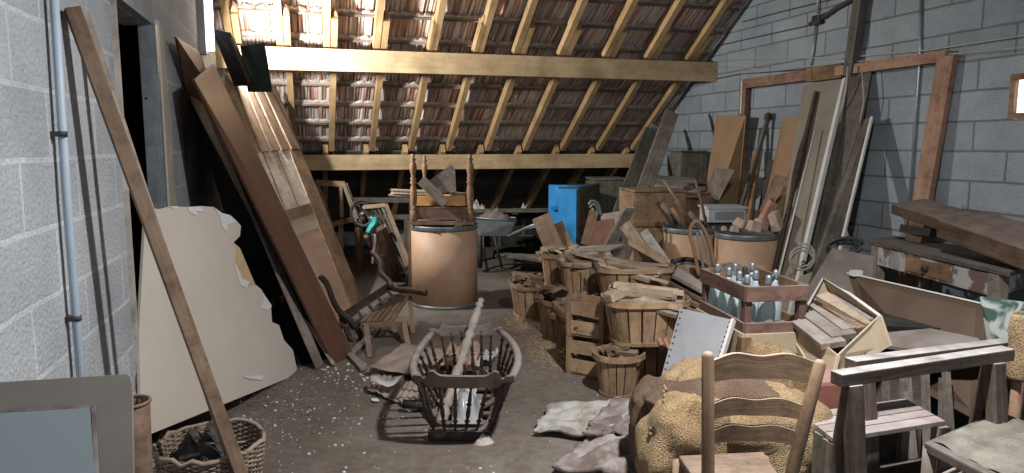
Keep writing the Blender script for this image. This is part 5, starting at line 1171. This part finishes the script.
one('boxed_batten', 'long pale tapering batten lying on top in the tilted carton', 'batten', MB().bar(D(822, 296, 3.55), D(869, 326, 3.2), .07, .03, V((-.3, -.3, 1)), w2=.03), 'split', bevel=.003)
one('boxed_batten', 'dark narrow batten along the far wall of the tilted carton', 'batten', MB().bar(D(818, 300, 3.6), D(862, 330, 3.2), .05, .03, V((-.3, -.3, 1))), 'brown', bevel=.003)
ctr = D(859, 349, 3.06); nf = (B2 - B1).cross(c11 - B1).normalized(); nf = nf if nf.dot(CAM - ctr) > 0 else -nf
ctr = PL(856, 349, B1 + nf * .002, nf); e1 = (B2 - B1).normalized(); e2 = nf.cross(e1)
for r_ in (.050, .032): obj('stamp_ring', MB().tube([ctr + e1 * r_ * math.cos(a * PI / 16) + e2 * r_ * math.sin(a * PI / 16) for a in range(32)], .0025, 4, True), 'ink', kb)
mbs = MB()
for k in range(14): a = k * 2 * PI / 14; mbs.bar(ctr + (e1 * math.cos(a) + e2 * math.sin(a)) * .036, ctr + (e1 * math.cos(a + .12) + e2 * math.sin(a + .12)) * .046, .006, .002, nf)
mbs.bar(ctr - e1 * .018 - e2 * .012, ctr - e1 * .006 + e2 * .014, .006, .002, nf).bar(ctr + e1 * .018 - e2 * .012, ctr + e1 * .004 + e2 * .014, .006, .002, nf)
obj('stamp_marks', mbs, 'ink', kb)
rb = thing('carton_stand', 'dusty dark box under the tilted carton', 'box', D(840, 400, 3.5).xy.to_3d()); zz_ = min(B1.z, B2.z) - .01
p = D(845, 380, 3.45); obj('body', MB().box((p.x, p.y, zz_ / 2), (.5, .5, zz_), rotc), 'greyd', rb)
# white perforated panel
w_bl, w_br, w_tr, w_tl = D(659, 384, 3.45), D(716, 378, 3.30), D(734, 320, 3.45), D(680, 308, 3.65)
wl_, wr_ = dn(w_bl, w_tl, .10), dn(w_br, w_tr, .10)
wp = one('perforated_panel', 'grey-white panel with a row of holes leaning on the bottle crate', 'panel', MB().quad(wl_, wr_, w_tr, w_tl, .02), 'wpanel', bevel=.001)
nw = (wr_ - wl_).cross(w_tl - wl_).normalized(); nw = nw if nw.dot(CAM - wl_) > 0 else -nw
for t in range(12):
    for s_ in (.05, .94):
        p = w_tl.lerp(w_tr, s_).lerp(w_bl.lerp(w_br, s_), .05 + t * .085); obj('hole', MB().lathe(p + nw * .001, [(.006, 0), (.006, .001)], 8, nw), 'iron', wp)
obj('edge_strip', MB().bar(wr_ + nw * .004, w_tr + nw * .004, .014, .028, nw), 'edge', wp)
# ================================================================== SACKS
def sack(label, c, dims, rz, mat, seed, name='burlap_sack', tilt=0.0, amp=.10, fine=.03, fd=(1, .4), nf=5.0, droop=.25):
    rot = Matrix.Rotation(rz, 3, 'Z') @ Matrix.Rotation(tilt, 3, 'Y'); a_, b_, h_ = dims
    def f(u, v):
        th = u * 2 * PI; ph = (v - .5) * PI; e = .62
        cx = math.copysign(abs(math.cos(ph)) ** e * abs(math.cos(th)) ** e, math.cos(th)); cy = math.copysign(abs(math.cos(ph)) ** e * abs(math.sin(th)) ** e, math.sin(th)); cz = math.copysign(abs(math.sin(ph)) ** .8, math.sin(ph))
        p = V((cx, cy, cz)); q = p * 1.6 + V((seed, seed * .7, 0))
        k = 1 + amp * 2 * noise.noise(q)
        w_ = (p.x * fd[0] + p.z * fd[1]) * nf + 2.6 * noise.noise(q * 1.2) + p.y
        k += fine * (1 - 2 * abs(math.sin(w_))) * (.4 + .6 * abs(noise.noise(q * 1.1 + V((4, 0, 0))) * 2)) + fine * .5 * noise.noise(q * 5)
        z = p.z * h_ * k
        if z > 0: z *= 1 - droop * p.x * p.x
        return V(c) + rot @ V((p.x * a_ * k, p.y * b_ * k, z))
    return one(name, label, 'sack', MB().grid(f, 90, 44, True), mat)
sack('long golden burlap sack lying on its side behind the ladder-back chair', D(745, 432, 2.72), (.33, .20, .19), BR - .06, 'burlap', 2.3, fd=(.2, 1))
sack('dark brown burlap sack slumped left behind the golden sacks', D(664, 415, 2.95), (.14, .16, .15), BR, 'burlapd', 5.1)
sack('golden burlap sack with a stitched seam, nearest at the left', D(682, 446, 2.52), (.155, .13, .19), BR + .35, 'burlap', 7.7, tilt=.25, fd=(1, -.6), nf=3.5, fine=.04)
sack('golden burlap sack heaped highest, below the bottle crate', D(762, 384, 3.0), (.10, .14, .19), BR - .2, 'burlap', 9.4, tilt=.15, fd=(1, .2), nf=3)
sack('golden burlap sack end showing at the foot of the white panel', D(700, 392, 3.0), (.16, .14, .13), BR + .2, 'burlap', 3.9, fd=(1, .5))
sack('brown burlap band across the top of the long golden sack', D(728, 402, 2.74), (.31, .15, .09), BR - .02, 'burlapd', 12.4, droop=.5, fd=(.2, 1), nf=6)  # separate dark brown burlap form over the long golden sack
sack('golden burlap sack at the right end behind the chair', D(785, 395, 2.9), (.09, .16, .20), BR, 'burlap', 15.2, fd=(1, .2), nf=3)
seam = MB(); 
for k in range(26):
    t = k / 25; x = 664 - 14 * t + 4 * math.sin(t * 7); y = 388 + 76 * t
    p = D(x, y, 2.62 - .14 * math.sin(t * PI)); seam.tube([p + V((R.uniform(-.012, .012), R.uniform(-.012, .012), -.006)), p + V((R.uniform(-.012, .012), 0, .012))], .006, 5)
one('frayed_seam', 'frayed golden stitched seam down the nearest burlap sack', 'seam', seam, 'burlap')
one('sack_pallet', 'low dark crate under the burlap sacks', 'crate', MB().box(V((D(728, 440, 2.85).x, D(728, 440, 2.85).y, .11)), (.75, .45, .22), rotc), 'greyd')
# paper sacks on the floor
def psack(label, pts, mat, z0, amp, seed, n=30, freq=2.6, th=.02):
    P = [V(p) for p in pts]
    def f(u, v):
        p = P[0].lerp(P[1], u).lerp(P[3].lerp(P[2], u), v); q = p * 5 + V((seed, 0, 0))
        if u in (0, 1) or v in (0, 1): p = p + V((noise.noise(q * 1.7), noise.noise(q * 1.7 + V((7, 0, 0))), 0)) * .04
        r_ = (abs(noise.noise(V((u * 1.6 + v * 1.2 + seed, v * 3.2 - u * 1.6, seed)))) * 2 + .45 * abs(noise.noise(V((u * 5 + seed, v * 11 - u * 7, 3)))) + .25 * abs(noise.noise(V((u * 13 + seed, v * 17, 3))))) * (.25 + .75 * min(1, u * 1.6))
        return p + V((0, 0, z0 + amp * r_))
    return one('paper_sack', label, 'sack', MB().grid(f, n, n), mat, solid=th)
psack('flattened dirty white sack spread on the floor beside the small round basket', [G(534, 438), G(640, 446), G(652, 408), G(548, 414)], 'sackgrey', .03, .055, 2.2)
psack('crumpled purplish-brown sack lying between the white sack and the burlap', [G(580, 450), G(655, 456), G(660, 412), G(612, 414)], 'sackpaper', .07, .05, 8.1)
psack('lowest crumpled brown paper sack at the bottom edge', [G(550, 478), G(650, 500), G(656, 442), G(596, 440)], 'sackpaper', .03, .06, 5.6)
psack('dark crushed paper sack at the very bottom by the burlap', [G(590, 500), G(655, 520), G(660, 462), G(610, 458)], 'sackbrown', .04, .06, 11.3)
# ================================================================== LADDER-BACK CHAIR
ch = thing('ladder_back_chair', 'worn wooden ladder-back chair seen from behind in the foreground', 'chair', D(745, 560, 2.1).xy.to_3d())
pL0, pL1 = D(708, 352, 2.06), D(708, 560, 2.02); pR0, pR1 = D(824, 360, 2.12), D(788, 480, 2.06)
pR0 = D(820, 360, 2.12); lean_ = HF * .0
pL1 = dn(D(708, 473, 2.05), pL0, .0) ; pR1 = dn(D(792, 473, 2.08), pR0, .0)
obj('back_post', MB().tube([pL1, pL0.lerp(pL1, .5), pL0 - V((0, 0, .012)), pL0], [.019, .020, .0185, .011], 12), 'chair', ch)
kR = D(792, 473, 2.08); obj('back_post', MB().tube([V((kR.x, kR.y, 0)) + HF * .0, kR, kR.lerp(pR0, .5), pR0 - V((0, 0, .012)), pR0], [.019, .020, .020, .0185, .010], 12), 'chair', ch)
def post_at(top, bot, y):  # point on post at pixel row y
    best = min((abs(((lambda q: 236.5 - F * ((q - CAM).dot(UP)) / (q - CAM).dot(FW))(top.lerp(bot, t / 200))) - y), t) for t in range(201)); return top.lerp(bot, best[1] / 200)
def ladder(y0, y1, wave, n=36, th=.012):
    a0, a1 = post_at(pL0, D(708, 473, 2.05), y0), post_at(pL0, D(708, 473, 2.05), y1); b0, b1 = post_at(pR0, kR, y0 + 1), post_at(pR0, kR, y1 + 1)
    top = []; bot = []; bow = HF * .03
    for i in range(n + 1):
        t = i / n; e = math.sin(t * PI)
        top.append(a0.lerp(b0, t) + bow * e + V((0, 0, wave * (math.cos(t * PI * 4) * -.6 + e * .9)))); bot.append(a1.lerp(b1, t) + bow * e + V((0, 0, wave * .3 * (math.cos(t * PI * 4) * -.5 + e))))
    m = n + 1; vs = top + bot + [p + HF * th for p in top] + [p + HF * th for p in bot]; fs = []
    for i in range(n): fs += [(i, i + 1, m + i + 1, m + i), (2 * m + i + 1, 2 * m + i, 3 * m + i, 3 * m + i + 1), (i + 1, i, 2 * m + i, 2 * m + i + 1), (m + i, m + i + 1, 3 * m + i + 1, 3 * m + i)]
    return MB().add(vs, fs, [V((i % m / n * .4, (i // m % 2) * .05, 0)) for i in range(4 * m)])
obj('top_slat', ladder(360, 382, .011), 'chair', ch, solid=.002); obj('middle_slat', ladder(404, 419, .009), 'chair', ch, solid=.002); obj('lower_slat', ladder(431, 445, .008), 'chair', ch, solid=.002)
zs = .40; sL, sR = post_at(pL0, D(708, 473, 2.05), 473), kR
sL = V((pL0.lerp(pL1, (pL0.z - zs) / pL0.z).x, pL0.lerp(pL1, (pL0.z - zs) / pL0.z).y, zs)); tR = (pR0.z - zs) / (pR0.z - kR.z); sR = pR0.lerp(kR, min(1, tR)); sR.z = zs
fl_, fr2 = sL + HF * .30 - RT * .02, sR + HF * .30 + RT * .02
obj('seat', MB().prism([sL, sR, fr2, fl_], (0, 0, -.03)), 'slat', ch, bevel=.006)
for p in (fl_, fr2): obj('front_leg', MB().tube([V((p.x, p.y, 0)), p - V((0, 0, .02))], .019, 10), 'chair', ch)
for z in (.15, .28):
    for a, b in ((sL, sR), (fl_, fr2), (sL, fl_), (sR, fr2)): obj('rung', MB().tube([V((a.x, a.y, z)), V((b.x, b.y, z))], .010, 8), 'chair', ch)
# ================================================================== TRESTLES
def trestle(label, xa, ya, xb, yb, da, db, w, h, mat='grey', legs=True, thick=.05):
    a, b = D(xa, ya, da), D(xb, yb, db); T = thing('trestle', label, 'trestle', ((a + b) / 2).xy.to_3d())
    obj('top_rail', MB().bar(a, b, w, h, V((0, 0, 1))), mat, T, bevel=.004)
    ax = (b - a).normalized(); sd = ax.cross(V((0, 0, 1)))
    for t, s_ in ((.075, -1), (.11, 1), (.90, -1), (.93, 1)):
        p = a.lerp(b, t) + V((0, 0, -h / 2)); q = p + sd * (-.10 * s_) ; obj('leg', MB().bar(V((q.x, q.y, 0)), p + sd * (.012 * -s_), .055, .045, sd), mat, T, bevel=.003)
    obj('brace', MB().bar(a.lerp(b, .09) + V((0, 0, -.45)), a.lerp(b, .92) + V((0, 0, -.45)), .05, .025, sd), mat, T)
    return T
M['trestlew'] = wood('dusty_trestle_wood', (.06, .045, .036), (.17, .135, .11), .85, .85, 16, .15, dtint=(.50, .49, .49))
trestle('front trestle with a thick dusty rail, beside the ladder-back chair', 836, 379, 1008, 353, 2.32, 2.55, .055, .045, 'trestlew')
trestle('rear trestle just behind the front one, dusty grey rail', 850, 365, 1008, 345, 2.6, 2.85, .06, .045, 'trestlew')
# ------------------------------------------------------------------ slatted crate under the trestle
zc2 = .44
q = [G(x, y, zc2) for x, y in ((803, 441), (950, 415), (902, 392), (782, 409))]
q = [G(834, 439, zc2), G(946, 421, zc2), G(905, 398, zc2), G(795, 416, zc2)]
q[3] = q[0] + (q[2] - q[1]) * 1.0
sc_ = thing('slatted_box', 'dusty slatted crate with a pinkish-grey plank top under the trestles', 'crate', ((q[0] + q[2]) / 2).xy.to_3d())
for k in range(4):
    t0_, t1_ = k / 4 + .012, (k + 1) / 4 - .012; obj('top_plank', MB().prism([q[0].lerp(q[3], t0_), q[1].lerp(q[2], t0_), q[1].lerp(q[2], t1_), q[0].lerp(q[3], t1_)], (0, 0, -.018)), 'purplew', sc_, bevel=.002)
lu, lv = (q[1] - q[0]), (q[3] - q[0])
for k in range(4): 
    p = q[0] + lv * ((k + .5) / 4); obj('side_slat', MB().bar(V((p.x, p.y, 0)), V((p.x, p.y, zc2 - .02)), (lv.length / 4) * .85, .015, lu), 'olivew', sc_)
for k in range(6):
    p = q[3] + lu * ((k + .5) / 6); obj('back_slat', MB().bar(V((p.x, p.y, 0)), V((p.x, p.y, zc2 - .02)), (lu.length / 6) * .8, .015, lv), 'olivew', sc_)
for p in (q[0], q[1], q[2], q[3]): pi_ = p.lerp((q[0] + q[2]) / 2, .06); obj('corner_post', MB().bar(V((pi_.x, pi_.y, 0)), V((pi_.x, pi_.y, zc2 - .02)), .05, .04, lu), 'grey', sc_)
obj('front_rail', MB().bar(q[0] - V((0, 0, .30)), q[1] - V((0, 0, .30)), .08, .02, lv), 'olivew', sc_)
a, b = D(800, 398, 2.95), D(892, 388, 3.05)
rl = one('red_chest', 'dusty red lacquered chest lid behind the slatted crate', 'chest', MB().box(V((D(818, 392, 3.0).x, D(818, 392, 3.0).y, .245)), (.24, .28, .49), Matrix.Rotation(-YAW + .12, 3, 'Z')), 'redmetal', bevel=.02)
obj('lid_rib', MB().bar(D(800, 396, 2.86), D(838, 394, 2.88), .03, .03, V((0, 0, 1))), 'redmetal', rl)
for k in range(7):
    x = 880 + 13 * k; a = D(x, 430, 2.9 + .05 * (k % 3)); a.z = .03; b = D(x - 12 + 5 * (k % 3), 372 + 6 * (k % 2), 3.1)
    one('dark_stake', ORD[k] + ' of the dark stakes leaning in the shadow behind the trestles', 'stake', MB().bar(a, b, .035, .025), 'greyd', 'dark stakes behind the trestles')
# ------------------------------------------------------------------ rush stool, lower right, with the draped chair
zs3 = .46
s = [G(924, 442, zs3), G(1010, 486, zs3), G(1085, 445, zs3), G(1006, 424, zs3)]
s[3] = s[0] + (s[2] - s[1])
rs = thing('rush_stool', 'low stool with a worn grey woven top in the lower right corner', 'stool', ((s[0] + s[2]) / 2).xy.to_3d())
M['rushp'] = paint('worn_woven_rush', (.13, .12, .095), (.22, .205, .165), .9, .2, 9, bump=.5)
M['rush'] = wood('woven_rush', (.16, .145, .115), (.24, .22, .18), .9, .15, 40, .1)
obj('seat_frame', MB().prism(s, (0, 0, -.035)), 'greyd', rs, bevel=.006)
cen = (s[0] + s[2]) / 2; inn = [p.lerp(cen, .13) for p in s]
def rush(u, v):
    p = inn[0].lerp(inn[1], u).lerp(inn[3].lerp(inn[2], u), v); return p + V((0, 0, .003 + .0015 * math.sin(max(abs(u - .5), abs(v - .5)) * 120) + .012 * noise.noise(V((u * 4, v * 4, 0)))))
obj('woven_seat', MB().grid(rush, 60, 60), 'rushp', rs)
for p in s: pi_ = p.lerp(cen, .08); obj('leg', MB().tube([V((pi_.x, pi_.y, 0)), pi_ - V((0, 0, .02))], .022, 10), 'grey', rs)
for z in (.14, .3): obj('rung', MB().tube([V((s[0].x, s[0].y, z)), V((s[1].x, s[1].y, z))], .011, 8), 'grey', rs); obj('rung', MB().tube([V((s[0].x, s[0].y, z)), V((s[3].x, s[3].y, z))], .011, 8), 'grey', rs)
mq = [D(992, 372, 2.95), D(1045, 380, 2.8), D(1045, 305, 2.85), D(980, 297, 3.0)]
one('mottled_sheet', 'mottled green and white sheet standing at the right edge', 'sheet', MB().quad(dn(mq[0], mq[3], .05), dn(mq[1], mq[2], .05), mq[2], mq[3], .012), 'marble')
pch = D(1016, 400, 2.75)
dch = thing('draped_chair', 'brown chair at the right edge with a burlap bag over its back', 'chair', (pch.x, pch.y, 0))
for x in (1016, 1052): p = D(x, 400, 2.75); obj('back_post', MB().tube([V((p.x, p.y, 0)), V((p.x, p.y, D(x, 325, 2.75).z))], .022, 10), 'pinkw', dch)
pa_, pb_ = D(1016, 420, 2.75), D(1052, 420, 2.75); obj('seat', MB().prism([pa_, pb_, pb_ + HF * .3, pa_ + HF * .3], (0, 0, -.03)), 'pinkw', dch)
one('burlap_bag', 'small burlap bag hung over the chair post at the right edge', 'bag', MB().grid(lambda u, v: D(1031, 345, 2.75) + RT * (math.cos(u * 2 * PI) * (.078 + .006 * math.sin(v * 9))) + HF * (math.sin(u * 2 * PI) * .05 + .01 * math.sin(u * 12 + v * 4)) + V((0, 0, .125 - .26 * v)), 40, 16, True), 'burlap', solid=.008)
for o in sc.objects:
    if o.name == 'slat_support': o.name = 'slat_box'
# ================================================================== FLOOR LITTER
lt = MB(); rr = random.Random(5)
def chip(p, s_):
    n_ = rr.choice((3, 4, 5)); a0 = rr.uniform(0, 6); lt.prism([p + V((math.cos(a0 + 2 * PI * k / n_) * s_ * rr.uniform(.5, 1), math.sin(a0 + 2 * PI * k / n_) * s_ * rr.uniform(.5, 1), 0)) for k in range(n_)], (0, 0, .002 + s_ * rr.uniform(.2, .5)))
for k in range(420):
    if k < 340: x, y = rr.gauss(290, 60), rr.gauss(405, 34)
    else: x, y = rr.uniform(200, 620), rr.uniform(320, 480)
    if y < 316 or x < 150 or y > 520: continue
    p = G(x, y); p.z = 0; chip(p, rr.choice((.003, .003, .004, .004, .006, .010)))
for k in range(40): p = G(rr.gauss(345, 18), rr.gauss(372, 5)); p.z = 0; chip(p, rr.uniform(.004, .016))
setp(obj('plaster_crumbs', lt, 'paper'), 'white plaster crumbs scattered over the floor left of the cradle', 'litter', kind='stuff')
stw = MB()
for k in range(900):
    x, y = (rr.gauss(548, 12), rr.gauss(350, 9)) if k % 3 else (rr.gauss(520, 8), rr.gauss(325, 5))
    p = G(x, y); p.z = .002; a = rr.uniform(0, PI); L_ = rr.uniform(.01, .035); stw.bar(p, p + V((math.cos(a) * L_, math.sin(a) * L_, rr.uniform(0, .006))), .003, .0015, V((0, 0, 1)))
setp(obj('straw_litter', stw, 'straw'), 'pale straw and sawdust strewn on the floor beside the bottom baskets', 'litter', kind='stuff')
dk = MB()
for k in range(260):
    p = G(rr.gauss(270, 40), rr.gauss(385, 22)); p.z = .001; a = rr.uniform(0, PI); L_ = rr.uniform(.01, .05); dk.bar(p, p + V((math.cos(a) * L_, math.sin(a) * L_, .003)), rr.uniform(.004, .012), .004, V((0, 0, 1)))
setp(obj('bark_litter', dk, 'rust'), 'brown bark and wood crumbs strewn near the plasterboard foot', 'litter', kind='stuff')
# ------------------------------------------------------------------ finish
for o in sc.objects:
    if '_w' in o: del o['_w']
